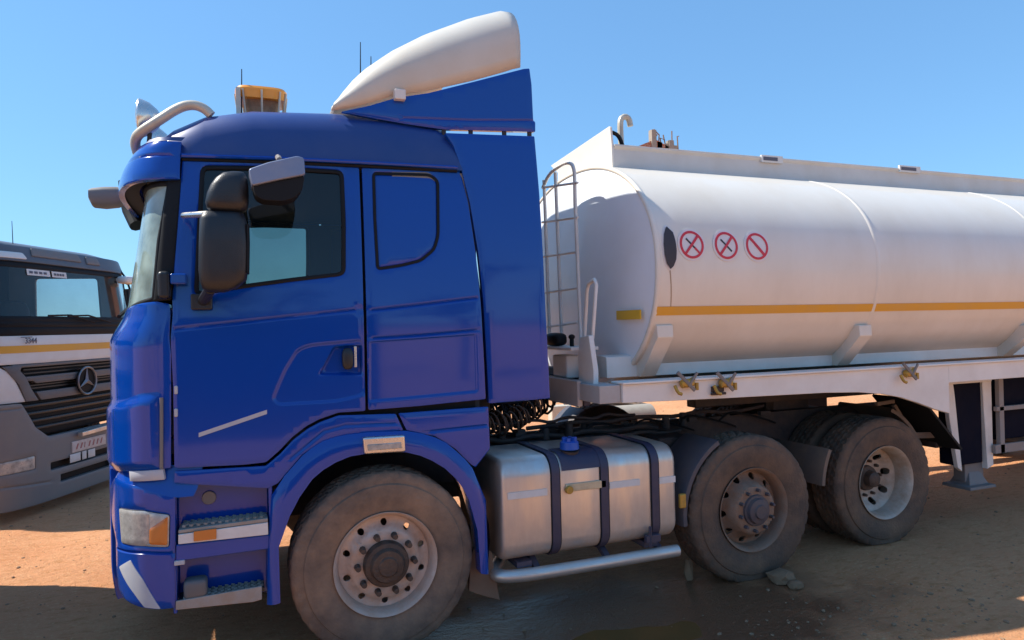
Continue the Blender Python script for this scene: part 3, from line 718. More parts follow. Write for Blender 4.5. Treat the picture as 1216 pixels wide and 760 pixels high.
for k in range(ndt):
    xt, zt2 = At[k]; xb2, zb2 = Ab[k]; ring = []
    t = k/(ndt-1)
    for j in range(12):
        a = j/11*math.pi/2
        s_, c_ = math.sin(a), 1-math.cos(a)
        ring.append((xb2+(xt-xb2)*s_**1.1, .15+.36*c_**1.15-.05*math.sin(2*a), zb2+(zt2-zb2)*s_**.92))
    ring += [(xt-.02, .85, zt2+.015*t), (xt-.04, 1.24, zt2+.02*t)]
    rings.append(ring+[(a_, 2*YC-b_, c_) for a_, b_, c_ in ring[-2::-1]])
dm = MB().loft(rings, closed=False)
d_ = obj('roof_deflector', dm, 'deflector_cream', T, sharp=50)
d_.modifiers.new('thick', 'SOLIDIFY').thickness = .02
# pressed rib on the deflector side
rb = MB().tube([P3(466, 98, .145), P3(495, 90, .142), P3(522, 80, .17)], .008, 6)
# bracket
obj('deflector_bracket', MB().box(S(467,118,.15)[0], S(480,118,.15)[0], .10, .16, S(467,120,.15)[1], S(467,108,.15)[1]), 'white_plain', T, bevel=.005)
for px in (528, 560, 600, 630):
    c = S(px, 157, .14); both('deflector_foot', MB().box(c[0]-.012, c[0]+.012, .15, .17, c[1]-.06, c[1]+.03), 'chassis_dark', T)
# ---------------- mirrors
def rrect(cx, cy, hx, hy, z, n=5, seg=24):
    return [(cx+hx*math.copysign(abs(math.cos(a))**(2/n), math.cos(a)), cy+hy*math.copysign(abs(math.sin(a))**(2/n), math.sin(a)), z) for a in np.linspace(0, 2*math.pi, seg, endpoint=False)]
YM = -.22
def msec(rows, n=4, hy=.07, yc=YM):
    rs = []
    for (xl, xr, py, sc_) in rows:
        a_ = S(xl, py, yc); b_ = S(xr, py, yc); rs.append(rrect((a_[0]+b_[0])/2, yc, abs(b_[0]-a_[0])/2, hy*sc_, (a_[1]+b_[1])/2, n))
    return MB().loft(rs)
mm_ = msec([(250,284,251,.5),(240,290,254,.8),(237,293,262,1),(236,295.5,290,1.05),(235.5,295,320,1),(237,293,333,.95),(240,282,342,.8),(246,268,347,.4)])
M1 = obj('side_mirror', mm_, 'black_plastic', T, sharp=50)
obj('mirror_glass', MB().xz([S(250,262,YM), S(283,262,YM), S(284,330,YM), S(248,332,YM)], YM-.0, YM+.0005).add([], []) if False else msec([(292,296.2,268,.85),(292,296.8,290,.9),(292,296.2,325,.85)], hy=.066), 'seal', M1)
mt = msec([(273,289,204.8,.4),(264,292,207,.7),(256,294,213,.9),(250,295,221,1),(245.5,295.5,231,1),(243.5,295.5,241,1),(245.5,294,248,.9),(252,289,252,.6)], n=3)
obj('wide_angle_mirror', mt, 'black_plastic', M1, sharp=50)
mb_ = MB().tube([P3(218, 256, -.0), P3(232, 255, -.12), P3(250, 254, YM)], .016, 10, 1); obj('mirror_arm', mb_, 'chrome', M1)
mb_ = MB().tube([P3(236, 366, .0), P3(240, 356, -.1), P3(246, 345, YM)], .026, 10, 1); mb_.box(S(227,0,-.03)[0], S(252,0,-.03)[0], -.07, .012, S(0,367,-.03)[1]-.0, S(240,352,-.03)[1])
mb_ = MB().tube([P3(240, 360, .0), P3(243, 354, -.1), P3(250, 343, YM)], .028, 10, 1)
a_, b_ = S(227, 368, -.03), S(252, 349, -.03); mb_.box(a_[0], b_[0], -.06, .01, a_[1], b_[1]); obj('mirror_bracket', mb_, 'black_plastic', M1, bevel=.008)
obj('side_mirror', mm_.mirror(), 'black_plastic', T, sharp=50)
# kerb mirror above the door window
YK = -.30
def yrow(rows, hy, yc, n=4): 
    return msec(rows, n, hy, yc)
mat('mirror_shell', (.16, .20, .32), .3, .3, .5, (.4, .4, .42), .3, 5.)
KM = obj('kerb_mirror', MB().xz([S(a_, b_, YK) for a_, b_ in rnd([(295,204),(318,196),(352,188.5),(360,191),(361.5,211),(330,217),(299,224)], 3)], YK-.07, YK+.09), 'mirror_shell', T, bevel=.018)
obj('mirror_back', MB().xz([S(a_, b_, YK) for a_, b_ in rnd([(299.5,223),(330,217),(361,211),(358,228),(350,237),(336,241.5),(312,240),(303,235)], 4)], YK-.055, YK+.08), 'seal', KM, bevel=.014)
obj('mirror_arm', MB().tube([P3(330, 188, .06), P3(330, 186, -.1), P3(332, 190, YK)], .015, 8, 1), 'grey_plastic', KM)
# mirror at the far front corner
fm = MB(); rs = []
for (px, t_, b_) in ((108, 226, 240), (111, 224.5, 246), (125, 223, 247.5), (140, 223, 246), (147, 225, 243)):
    zt3 = XP(px, t_, 0); 
    a_ = S(px, t_, 1.15); c_ = S(px, b_, 1.15); rs.append([(( a_[0]+c_[0])/2, 1.15+.09*math.copysign(abs(math.cos(q))**.6, math.cos(q)), (a_[1]+c_[1])/2+(a_[1]-c_[1])/2*math.copysign(abs(math.sin(q))**.6, math.sin(q))) for q in np.linspace(0, 2*math.pi, 16, endpoint=False)])
fm.loft(rs); FM = obj('front_mirror', fm, 'grey_plastic', T, sharp=50)
obj('mirror_arm', MB().tube([P3(146, 234, 1.15), P3(158, 225, 1.2), P3(172, 212, 1.2)], .018, 8, 1), 'black_plastic', FM)
a_ = S(112, 228, 1.09); c_ = S(142, 242, 1.09)
# dark wiper housing / bracket under the visor
obj('visor_bracket', MB().tube([P3(150, 215, 1.5), P3(152, 245, 1.5), P3(163, 268, 1.4)], .05, 10, 1), 'seal', T)
# camera / grab bracket at the foot of the post
a_, b_ = S(184, 360, -.02), S(202, 322, -.02)
gb = MB().box(a_[0]+.015, b_[0], -.05, .03, a_[1]+.02, b_[1]-.0); obj('corner_bracket', gb, 'black_plastic', T, bevel=.02)
a_, b_ = S(202, 338, -.02), S(222, 325, -.02); obj('bracket_cap', MB().box(a_[0], b_[0], -.04, .02, a_[1], b_[1]), 'blue_paint', T, bevel=.01)
# wipers
for yy in (.7, 1.6):
    p = GLS(-1.6, 1.98); obj('wiper', MB().tube([(-1.43, yy, 1.96), (-1.39, yy+.3, 2.05), (-1.36, yy+.62, 2.12)], .012, 6), 'seal', T)

# ================================================================== WHEELS
def tyre_mb(r=.53, w=.30, zc=.50, lugs=False, seg=96):
    gr_ = []
    ny = 5; y0, y1 = .045, w-.045
    pr = [(.035, .290), (.012, .300), (.004, .325), (-.006, .375), (-.010, .42), (-.004, .455), (.006, .462), (.006, .470), (.010, .50), (.022, .519), (.040, r-.004)]
    ws_ = (y1-y0)
    for k in range(5):
        a = y0+ws_*k/5; b = y0+ws_*(k+1)/5
        if k: pr += [(a+.006, r-.016), (a+.010, r)]
        pr += [(a+.012 if k else a+.004, r+.0)]
        pr += [(b-.010 if k < 4 else b-.004, r)]
        if k < 4: pr += [(b-.006, r-.016)]
    pr += [(w-.040, r-.004), (w-.022, .519), (w-.006, .46), (w+.006, .40), (w, .33), (w-.03, .29)]
    mb = MB().lathe(pr, (0, 0, 0), 'y', seg)
    for ri, (h, rr) in enumerate(pr):        # shoulder blocks
        if (h, rr) in ((.022, .519), (.010, .50), (w-.022, .519)):
            for i in range(seg):
                if i % 4 == 0: x, y, z = mb.v[ri*seg+i]; mb.v[ri*seg+i] = (x*.992, y+(.005 if h < .1 else -.005), z*.992)
    if True:      # cut sipes across: every other pair of segments of the ribs is pulled in
        n = len(pr); 
        for ri, (h, rr) in enumerate(pr):
            if rr >= r-.001:
                for i in range(seg):
                    if (i+(ri//4)) % 3 == 0:
                        x, y, z = mb.v[ri*seg+i]; l = math.hypot(x, z); mb.v[ri*seg+i] = (x*(l-.013)/l, y, z*(l-.013)/l)
    return mb
def squash(mb, zc):
    out = []
    for x, y, z in mb.v:
        if z+zc < .012:
            e = .012-(z+zc); y = y+(.5*e if y > .15 else -.5*e); z = -zc+.004+.0*e
        out.append((x, y, z))
    mb.v = out; return mb
def at(mb, x, y, z, flip=False):
    mb2 = MB(); mb2.f = [f[::-1] for f in mb.f] if flip else list(mb.f)
    mb2.v = [(a+x, (y+b if not flip else y-b), c+z) for a, b, c in mb.v]; return mb2
def disc_mb(prof_y, hole_r, hole_n, hole_rad, r_in, r_out, rot=0.):
    P = lambda u, v: (u, float(np.interp(math.hypot(u, v), [q[0] for q in prof_y], [q[1] for q in prof_y])), v)
    circ = lambda cx, cz, r, n: [(cx+r*math.cos(a), cz+r*math.sin(a)) for a in np.linspace(0, 2*math.pi, n, endpoint=False)]
    holes = [circ(hole_rad*math.cos(a+rot), hole_rad*math.sin(a+rot), hole_r, 14) for a in np.linspace(0, 2*math.pi, hole_n, endpoint=False)]+[circ(0, 0, r_in, 24)]
    return panel_mb(circ(0, 0, r_out, 72), P, holes=holes, grid=.02, thick=.012, edge=.001)
WH = {}
def wheel(kind, x, y, parent, flip=False, name='wheel', label=None, zc=.50, full=True):
    """y: the outer face; flip for the far side"""
    rm, hubm, ty = {'front': ('rim_rust', 'hub_dark', 'rubber_muddy'), 'mid': ('rim_brown', 'hub_blue', 'rubber'), 'drive': ('rim_silver', 'hub_dark', 'rubber'), 'grey': ('grey_plastic', 'hub_dark', 'rubber')}[kind]
    key = kind
    if key not in WH:
        d = {}
        d['tyre'] = squash(tyre_mb(lugs=True, seg=144), zc)
        rimp = [(.012, .292), (.0, .300), (-.004, .298), (.004, .288), (.018, .278), (.05, .268), (.10, .262), (.20, .262), (.28, .285)]
        d['rim'] = MB().lathe(rimp, (0, 0, 0), 'y', 72)
        if kind in ('front', 'grey'):
            d['disc'] = disc_mb([(.0, .030), (.188, .030), (.198, .034), (.212, .066), (.24, .078), (.262, .072)], .019, 10, .228, .10, .264, .31)
            d['hub'] = MB().lathe([(-.060, .001), (-.060, .050), (-.050, .058), (-.048, .088), (-.02, .100), (-.016, .122), (.0, .130), (.03, .132)], (0, 0, 0), 'y', 40)
            d['nuts'] = [(.163*math.cos(a), .163*math.sin(a), .020, -.022, .030) for a in np.linspace(0, 2*math.pi, 10, endpoint=False)+.0]
        elif kind == 'mid':
            d['disc'] = disc_mb([(.0, -.012), (.165, -.012), (.178, .0), (.19, .045), (.225, .085), (.262, .095)], .025, 10, .228, .10, .264, .1)
            d['hub'] = MB().lathe([(-.075, .001), (-.075, .045), (-.062, .052), (-.055, .085), (-.03, .092), (-.028, .108), (-.012, .112)], (0, 0, 0), 'y', 40)
            d['nuts'] = [(.143*math.cos(a), .143*math.sin(a), .014, -.045, -.010) for a in np.linspace(0, 2*math.pi, 10, endpoint=False)+.2]
        else:
            d['disc'] = disc_mb([(.0, .205), (.17, .205), (.19, .200), (.215, .165), (.262, .14)], .029, 8, .198, .10, .264, .2)
            d['hub'] = MB().lathe([(.10, .001), (.10, .035), (.108, .05), (.115, .062), (.17, .068), (.178, .10), (.203, .108)], (0, 0, 0), 'y', 40)
            d['nuts'] = [(.143*math.cos(a), .143*math.sin(a), .015, .17, .206) for a in np.linspace(0, 2*math.pi, 10, endpoint=False)+.1]
        WH[key] = d
    d = WH[key]; z = zc
    disc = obj(name, at(d['disc'], x, y, z, flip), rm, parent, sharp=50, fixn=False, label=label)
    obj('rim', at(d['rim'], x, y, z, flip), rm, disc, sharp=30); obj('tyre', at(d['tyre'], x, y, z, flip), ty, disc, sharp=28)
    if full:
        obj('hub', at(d['hub'], x, y, z, flip), hubm, disc, sharp=30)
        nm = None
        for nx, nz, r, h0, h1 in d['nuts']:
            if nm is None: o = obj('wheel_nut', at(MB().cyl((0, h0, 0), (0, h1, 0), r*.8, r, 8), 0, 0, 0), hubm, disc, bevel=.003); nm = o; nm_me = o.data
            else: o = nm.copy(); col.objects.link(o)
            o.parent = disc; o.location = (x+nx, y if not flip else y, z+nz)
            if flip: o.scale.y = -1
    return disc
wheel('front', 0, -.01, T); wheel('front', 0, 2.49, T, flip=True, full=False)
wheel('mid', 2.63, -.01, T, label='rusty steel rim with blue-grey hub'); wheel('mid', 2.63, 2.49, T, flip=True, full=False)
XD = 4.133; YD = .17
wheel('drive', XD, YD, T, label='deep-dished silver rim, twin tyres')
wheel('drive', XD, 2*YC-YD, T, flip=True, full=False)
for fl_ in (0, 1):
    ty_ = at(WH['drive']['tyre'], XD, YD+.345 if not fl_ else 2*YC-YD-.345, .50, bool(fl_)); obj('inner_tyre', ty_, 'rubber', T, sharp=28)
    obj('inner_rim', at(WH['drive']['rim'], XD, YD+.345 if not fl_ else 2*YC-YD-.345, .50, bool(fl_)), 'chassis_dark', T)
# brake drums / axles
for x in (0, 2.63, XD):
    obj('axle', MB().cyl((x, .35, .5), (x, 2.13, .5), .06 if x != XD else .10, seg=14), 'chassis_dark', T)
    for s_ in (0, 1): 
        q = MB().cyl((x, .22 if x != XD else .44, .5), (x, .50, .5), .21, seg=28); obj('brake_drum', q if not s_ else q.mirror(), 'chassis_dark', T)
obj('differential', MB().sup((XD, 1.24, .55), (.28, .25, .25), 2.5), 'chassis_dark', T)
# ================================================================== CHASSIS
for y in (.80, 1.61):
    obj('chassis_rail', MB().box(-1.2, 5.0, y, y+.07, .74, 1.05 if y < 1 else .90), 'chassis_dark', T, bevel=.006)
for x in (.8, 1.6, 2.2, 3.3, 3.9, 4.9):
    obj('cross_member', MB().box(x, x+.1, .87, 1.61, .76, .89), 'chassis_dark', T, bevel=.005)
# walkway of chequer plate behind the cab, pipes, air tanks, batteries
obj('catwalk', MB().box(.75, 1.25, .9, 1.6, .905, .925), 'chassis_dark', T, bevel=.004)
for k, (y, z, x0, x1, r) in enumerate([(.70, 1.03, .7, 2.3, .018), (.66, .99, .7, 2.5, .014), (.74, 1.10, 1.2, 3.4, .016), (.60, .93, .8, 2.2, .02), (.72, 1.14, .9, 2.1, .012)]):
    pts = [(x0+(x1-x0)*i/10, y+.02*math.sin(i*1.9+k), z+.018*math.sin(i*2.3+k*2)) for i in range(11)]
    obj('pipe', MB().tube(pts, r, 8, 1), 'chassis_dark', T)
for x, z in ((3.25, .62), (3.5, .60)):
    obj('air_tank', MB().cyl((x-.0, .60, z), (x, .78, z), .11, seg=20), 'chassis_dark', T, bevel=.02)
obj('battery_box', MB().box(2.15, 2.45, .45, .78, .62, .98), 'chassis_dark', T, bevel=.015)
# gearbox / engine block below the cab
obj('engine', MB().box(-.9, .75, .9, 1.6, .6, 1.2).box(.75, 1.9, 1.05, 1.45, .55, .85), 'chassis_dark', T, bevel=.03)
# fifth wheel
fw = MB(); fw.prism([(3.35, .95), (3.35, 1.53), (3.75, 1.72), (4.15, 1.68), (4.35, 1.42), (4.0, 1.30), (4.0, 1.18), (4.35, 1.06), (4.15, .80), (3.75, .76)], lambda p: (p[0], p[1], 1.17), lambda p: (p[0], p[1], 1.21))
fw.box(3.6, 4.0, .85, .95, 1.05, 1.17); fw.box(3.6, 4.0, 1.53, 1.63, 1.05, 1.17); obj('fifth_wheel', fw, 'chassis_dark', T, bevel=.006)
for x in (3.25, 5.0): 
    for s_ in (0, 1):
        q = MB().cyl((x, .95, .45), (x, .95, .82), .13, seg=16); obj('air_spring', q if not s_ else q.mirror(), 'seal', T, bevel=.03)
# mudguards
def guard(x, a0, a1, r, y0, y1, m='navy', lip=.03, n=18, skirt=.0):
    q = MB(); rr = []
    for k in range(n+1):
        a = a0+(a1-a0)*k/n; c_, s_ = math.cos(a), math.sin(a)
        rr.append([(x+(r-lip)*c_, y0, .5+(r-lip)*s_), (x+r*c_, y0, .5+r*s_), (x+(r+.008)*c_, y0+.02, .5+(r+.008)*s_), (x+(r+.008)*c_, y1-.02, .5+(r+.008)*s_), (x+r*c_, y1, .5+r*s_), (x+(r-lip)*c_, y1, .5+(r-lip)*s_)])
    q.loft(rr, closed=False); return q
both('mudguard', guard(2.63, R_(118), R_(186), .575, .03, .42), mat('guard_slate', (.05, .06, .085), .5, 0, 0, DUST, .3, 5.), T)
both('mudguard', guard(XD, R_(152), R_(176), .70, .16, .86, 'grey_plastic'), mat('guard_brown', (.10, .09, .085), .6, 0, 0, DUST, .6, 5.), T)
both('mudguard', guard(XD, R_(8), R_(68), .62, .30, .86), 'guard_brown', T)
fr = MB(); 
fr.beam((XD+.30, .34, 1.10), (XD+.52, .34, .80), .03, .03).beam((XD+.1, .34, 1.12), (XD+.30, .34, 1.13), .03, .03).beam((XD+.52, .34, .82), (XD+.85, .34, .80), .03, .05)
obj('mudguard_bracket', fr, 'guard_brown', T)
tl = MB().box(4.95, 5.05, .35, 2.13, .68, .90).box(4.85, 4.96, .5, .7, .72, .95); obj('rear_crossbar', tl, 'chassis_dark', T, bevel=.01)
# front mud flap
fp = [S(566,640,.1), S(582,655,.1), S(592,711,.1), S(566,704,.1), S(556,700,.1), S(558,660,.1)]
both('mud_flap', MB().xz(fp, .08, .11).box(fp[0][0]+.02, fp[0][0]+.05, .10, .42, fp[3][1], fp[0][1]), 'flap', T)
# ================================================================== FUEL TANK
fx0, fx1 = S(596, 600, 0)[0], S(804, 600, 0)[0]
fz0, fz1 = S(700, 665, 0)[1], 1.02
fz0 = .385
def frr(x, g=0., y0=.0, y1=.66, r=.115):
    pts = []; 
    for cx_, cz_, a0 in ((y1-r, fz1-r, 0), (y0+r, fz1-r, 90), (y0+r, fz0+r, 180), (y1-r, fz0+r, 270)):
        for k in range(7):
            a = R_(a0+15*k); pts.append((x, cx_+(r+g)*math.cos(a), cz_+(r+g)*math.sin(a)))
    return pts
FT = obj('fuel_tank', MB().loft([[(x, .33+(y-.33)*s_, .70+(z-.70)*s_) for _, y, z in frr(x)] for x, s_ in ((fx0, .90), (fx0+.008, .965), (fx0+.03, 1.), (fx1-.03, 1.), (fx1-.008, .965), (fx1, .90))]), 'steel', T, sharp=50)
for pa in (648, 706, 766):
    xs = S(pa+12, 600, 0)[0]
    q = MB().loft([[p for p in frr(xs-.028, .012)], [p for p in frr(xs+.028, .012)]]); obj('tank_strap', q, 'navy', FT, bevel=.004)
    obj('strap_edge', MB().loft([frr(xs-.034, .006), frr(xs+.034, .006)]), 'seal', FT)
xs = S(778, 0, 0)[0]; c = S(776, 640, -.02); obj('strap_tensioner', MB().box(c[0]-.06, c[0]+.05, -.035, .0, c[1]-.02, c[1]+.03).cyl((c[0]-.03, -.03, c[1]-.05), (c[0]-.03, -.03, c[1]+.09), .012, seg=8), 'navy', FT, bevel=.005)
for (xa_, xb_, za, zb) in ((603, 650, 590, 586), (724, 760, 577, 574), (777, 802, 572, 570)):
    a_, b_ = S(xa_, za, -.004), S(xb_, zb, -.004)
    obj('reflective_tape', MB().xz([(a_[0], a_[1]-.02), (b_[0], a_[1]-.02), (b_[0], a_[1]+.022), (a_[0], a_[1]+.022)], -.006, .002), 'sticker_white', FT)
# filler: dark recess with brass rail and blue cap
c = S(690, 560, -.0); xa_, xb_ = S(667, 560, 0)[0], S(722, 560, 0)[0]
q = MB(); rr = []
for x in (xa_, xb_):
    rr.append([(x, .0+.115-(.115+.007)*math.cos(a), fz1-.115+(.115+.007)*math.sin(a)) for a in np.linspace(.15, 1.5, 8)]+[(x, .22, fz1+.008)])
q.loft(rr, closed=False); obj('filler_plate', q, 'navy', FT, sharp=60)
a_, b_ = S(672, 580, -.01), S(720, 574, -.01)
obj('brass_plate', MB().xz([(a_[0], a_[1]-.025), (b_[0], a_[1]-.025), (b_[0], a_[1]+.025), (a_[0], a_[1]+.025)], -.012, .0), mat('brass_plate', (.62, .55, .38), .45, .3, 0, (.3, .2, .1), .6, 18.), FT, bevel=.004)
obj('tap', MB().cyl((a_[0]+.02, -.03, a_[1]-.01), (a_[0]+.02, .0, a_[1]-.01), .026, seg=14), 'brass', FT, bevel=.005)
c = S(675, 548, .12)
obj('filler_neck', MB().cyl((c[0], .12, fz1-.05), (c[0], .10, fz1+.02), .062, seg=24), 'chassis_dark', FT)
cap = MB().lathe([(0, .056), (.005, .064), (.05, .060), (.058, .045), (.06, .001)], (c[0], .10, fz1+.015), 'z', 24)
for k in range(3): cap.obox((c[0], .10, fz1+.082), (.10, .022, .022), Matrix.Rotation(k*math.pi/3, 3, 'Z'))
obj('fuel_cap', cap, 'cap_blue', FT, sharp=40)
# side bar below
za = .31
sb = MB().tube([(S(596,683,0)[0]+.1, .30, za), (S(596,683,0)[0]-.03, .10, za), (S(596,683,0)[0]+.02, .0, za), (S(625,0,0)[0], -.025, za), (S(802,655,0)[0], -.025, za)], .040, 14, 2)
obj('side_guard_bar', sb, 'aluminium', T, sharp=60)
for x in (.95, 1.45, 1.85):
    obj('bar_bracket', MB().beam((x, .0, za), (x, .18, .40), .04, .03), 'navy', T)
for xx in (fx0+.1, fx1-.25): obj('tank_bracket', MB().box(xx, xx+.1, .02, .80, fz0-.04, fz0-.005), 'navy', T)
c = S(810, 595, 0); obj('side_reflector', MB().box(c[0]-.02, c[0]+.03, -.01, .02, c[1]-.05, c[1]+.05), 'brass', T, bevel=.01)
# coiled air and electric lines behind the cab
def coil(p0, p1, r, n, tr, sag=.1):
    pts = []; N_ = n*12; p0 = Vector(p0); p1 = Vector(p1)
    d = (p1-p0).normalized(); a1 = d.orthogonal().normalized(); a2 = d.cross(a1)
    for i in range(N_+1):
        t = i/N_; a = 2*math.pi*n*t; rj = r*(1+.25*math.sin(t*23)+.15*math.sin(t*57))
        pts.append(p0.lerp(p1, t)+(a1*math.cos(a)+a2*math.sin(a))*rj+Vector((0, 0, -sag*4*t*(1-t))))
    return MB().tube(pts, tr, 5)
obj('coiled_hose', coil((.70, .75, 1.36), (1.50, .9, 1.34), .085, 24, .010, .16), 'seal', T, sharp=80)
obj('coiled_hose', coil((.72, 1.0, 1.30), (1.45, 1.1, 1.36), .08, 20, .010, .20), 'seal', T, sharp=80)
obj('coiled_hose', coil((.75, .62, 1.22), (1.30, .72, 1.30), .07, 15, .009, .10), mat('hose_brown', (.10, .06, .04), .6), T, sharp=80)
for k in range(4):
    y = .7+.1*k; obj('air_hose', MB().tube([(.68, y, 1.5), (.9, y, 1.30-.03*k), (1.2, y+.05, 1.28), (1.45, y+.1, 1.33+.02*k), (1.6, y+.1, 1.45)], .011, 6, 2), 'seal', T)
random.seed(21)
for k in range(16):
    x = random.uniform(.75, 3.5); y = random.choice([.70, .78, .88, 1.0]); h = random.uniform(.03, .09)
    obj('bracket', MB().box(x, x+random.uniform(.03, .12), y, y+.05, 1.04 if y < .87 else .9, (1.05 if y < .87 else .92)+h*.7), 'chassis_dark', T, bevel=.004)
for k in range(8):
    x = random.uniform(.9, 3.4); y = random.uniform(.66, .80); obj('air_valve', MB().cyl((x, y, 1.0), (x, y, 1.08+random.random()*.04), .035, .028, 12), 'chassis_dark', T, bevel=.006)
for k in range(6):
    x = .8+.42*k; obj('air_hose', MB().tube([(x, .72, 1.02), (x+.1, .70, 1.10), (x+.3, .74, 1.06), (x+.5, .69, 1.0), (x+.62, .75, .96)], .009, 6, 2), 'seal', T)
obj('hose_post', MB().box(.70, .74, .9, 1.5, 1.08, 1.75), 'chassis_dark', T)

# ================================================================== TANKER TRAILER
trailer = empty('tanker_trailer', (3.0, 0, 0), 'white tanker trailer with an orange stripe, coupled behind the blue tractor', 'trailer')
TR = trailer; TR.location = (0, 0, 0)
A_, BT, BB, ZC_, NE = 1.25, .88, .94, 2.25, 2.2
XH = 1.88; XE = 12.5
def tsec(t, s=1.):
    c_, s_ = math.cos(t), math.sin(t); y = YC+A_*s*math.copysign(abs(c_)**(2/NE), c_); z = ZC_+(BT if s_ > 0 else BB)*s*math.copysign(abs(s_)**(2/NE), s_); return y, z
def ty(z, off=0.):      # outer y of the near flank at a height
    b = BT if z > ZC_ else BB; return YC-(A_+off)*(1-min(1, abs(z-ZC_)/b)**NE)**(1/NE)
tt = np.linspace(0, 2*math.pi, 96, endpoint=False)
st_ = [(XH-.065, .0001), (XH-.06, .3), (XH-.05, .6), (XH-.035, .85), (XH-.02, .95), (XH-.012, .975), (XH-.006, .99), (XH, 1.0)]
x = XH; body = [(XH, 1.0)]
tk = MB().loft([[(xx, *tsec(t, s_)) for t in tt] for xx, s_ in ([(XH+.0, 1.0)]+[(XH+k*.5, 1.0) for k in range(1, 21)]+[(XE, 1.), (XE+.1, .9), (XE+.14, .5), (XE+.15, .001)])], cap=False)
tko = obj('tank', tk, 'tank_white', TR, sharp=30)
obj('tank_head', MB().loft([[(xx, *tsec(t, s_)) for t in tt] for xx, s_ in [(XH-.07, .001), (XH-.065, .3), (XH-.052, .6), (XH-.035, .8), (XH-.018, .92), (XH-.006, .978)]], cap=False), mat('head_skytint', (.84, .90, .97), .4, 0, .25, (.5, .45, .38), .2, 2.), tko, sharp=60)  # head colour tinted blue to stand in for skylight falling on it
rim = MB(); rr = []
for t in tt:
    ring = []
    for dx, ds in ((-.012, .975), (-.018, .985), (-.016, .998), (-.004, 1.004), (.012, 1.003), (.016, .999)):
        y, z = tsec(t, ds); ring.append((XH+dx, y, z))
    rr.append(ring)
rr.append(rr[0]); rim.loft(rr, closed=False); obj('head_rim', rim, 'tank_white', tko, sharp=60)
sx1 = S(1042, 320, 0)[0]; sx2 = S(1214, 300, 0)[0]
for xs in (sx1, 5.9, 7.9, 9.9):
    rr = []
    for t in tt:
        rr.append([(xs+dx, *tsec(t, 1+dh)) for dx, dh in ((-.022, .0002), (-.012, .0048), (.012, .0048), (.022, .0002))])
    rr.append(rr[0]); obj('weld_band', MB().loft(rr, closed=False), 'tank_white', tko, sharp=60)
# stripe
def skin_strip(x0, x1, zlo, zhi, off, nx=20, nz_=3):
    q = MB(); rr = []
    for i in range(nx+1):
        x = x0+(x1-x0)*i/nx; rr.append([(x, ty(zlo+(zhi-zlo)*k/nz_)-off, zlo+(zhi-zlo)*k/nz_) for k in range(nz_+1)])
    return q.loft(rr, closed=False)
zs = S(780, 369.5, .06)[1]
obj('orange_stripe', skin_strip(XH+.005, XE, zs-.030, zs+.030, .004), 'stripe_orange', tko)
y0, z0 = XP(737, 374, XH-.03); y1, z1 = XP(765, 370, XH-.03)
pl_ = MB()
hy0 = min(y0, y1); hy1 = max(y0, y1); pl_.box(XH-.066, XH-.054, hy0, hy1, z0-.035, z0+.03); obj('yellow_plate', pl_, 'stripe_yellow', tko)
# decals on the flank
def decal(poly, off, name, m, par=None):
    z = [q[1] for q in poly]; q = MB()
    P = lambda u, z: (u, ty(z)-off, z)
    mbp = panel_mb(poly, P, grid=.05, thick=.003, edge=0); return obj(name, mbp, m, par or tko, fixn=False)
TP = lambda u, z: (u, ty(z), z)
def ring2(c, r, n=36): return [(c[0]+r*math.cos(a), c[1]+r*math.sin(a)) for a in np.linspace(0, 2*math.pi, n, endpoint=False)]
for k, (px, py) in enumerate(((821, 290.5), (862, 291.5), (898.5, 292.5))):
    c = inv(px, py, TP); R0 = .098
    s_ = decal(ring2(c, R0+.016), .004, 'prohibition_sign', mat('sign_ground', (.74, .70, .69), .5), None)
    q = panel_mb(ring2(c, R0), lambda u, z: (u, ty(z)-.007, z), holes=[ring2(c, R0-.017)], grid=.05, thick=.002, edge=0); obj('red_ring', q, 'sign_red', s_, fixn=False)
    def bar(ang, wd, m, off, nm, L=R0-.008):
        d = np.array([math.cos(ang), math.sin(ang)]); n_ = np.array([-d[1], d[0]])*wd/2; cc = np.array(c)
        decal([tuple(cc-d*L-n_), tuple(cc+d*L-n_), tuple(cc+d*L+n_), tuple(cc-d*L+n_)], off, nm, m, s_)
    if k < 2:
        bar(R_(135), .012, 'sign_black', .0065, 'black_bar', .06); bar(R_(48), .018, 'sign_red', .008, 'red_bar')
        if k == 0: 
            d = np.array([math.cos(R_(-45)), math.sin(R_(-45))]); cc = np.array(c)+d*.06; n_ = np.array([-d[1], d[0]])*.007
            decal([tuple(cc-d*.03-n_), tuple(cc+d*.03-n_), tuple(cc+d*.03+n_), tuple(cc-d*.03+n_)], .0075, 'red_bar', 'sign_red', s_)
    else: bar(R_(-48), .020, 'sign_red', .008, 'red_bar')
leaf = [(794.5-3,270),(798,276),(801,286),(802.5,297),(802,308),(799,316),(795.5,319.5),(791,313),(788.5,303),(787.3,290),(787.6,278),(789.5,270.5),(790.8,269)]
lp = [inv(a, b, TP) for a, b in leaf]
decal(off_poly(lp, .012), .003, 'black_plate', 'sign_ground'); decal(lp, .012, 'black_plate', 'sign_black')
a_, b_ = inv(795.5, 320, TP), inv(796.5, 364, TP)
decal([(a_[0]-.004, a_[1]), (b_[0]-.003, b_[1]), (b_[0]+.003, b_[1]), (a_[0]+.004, a_[1])], .0025, 'rust_run', mat('rust_run', (.42, .30, .20), .7))
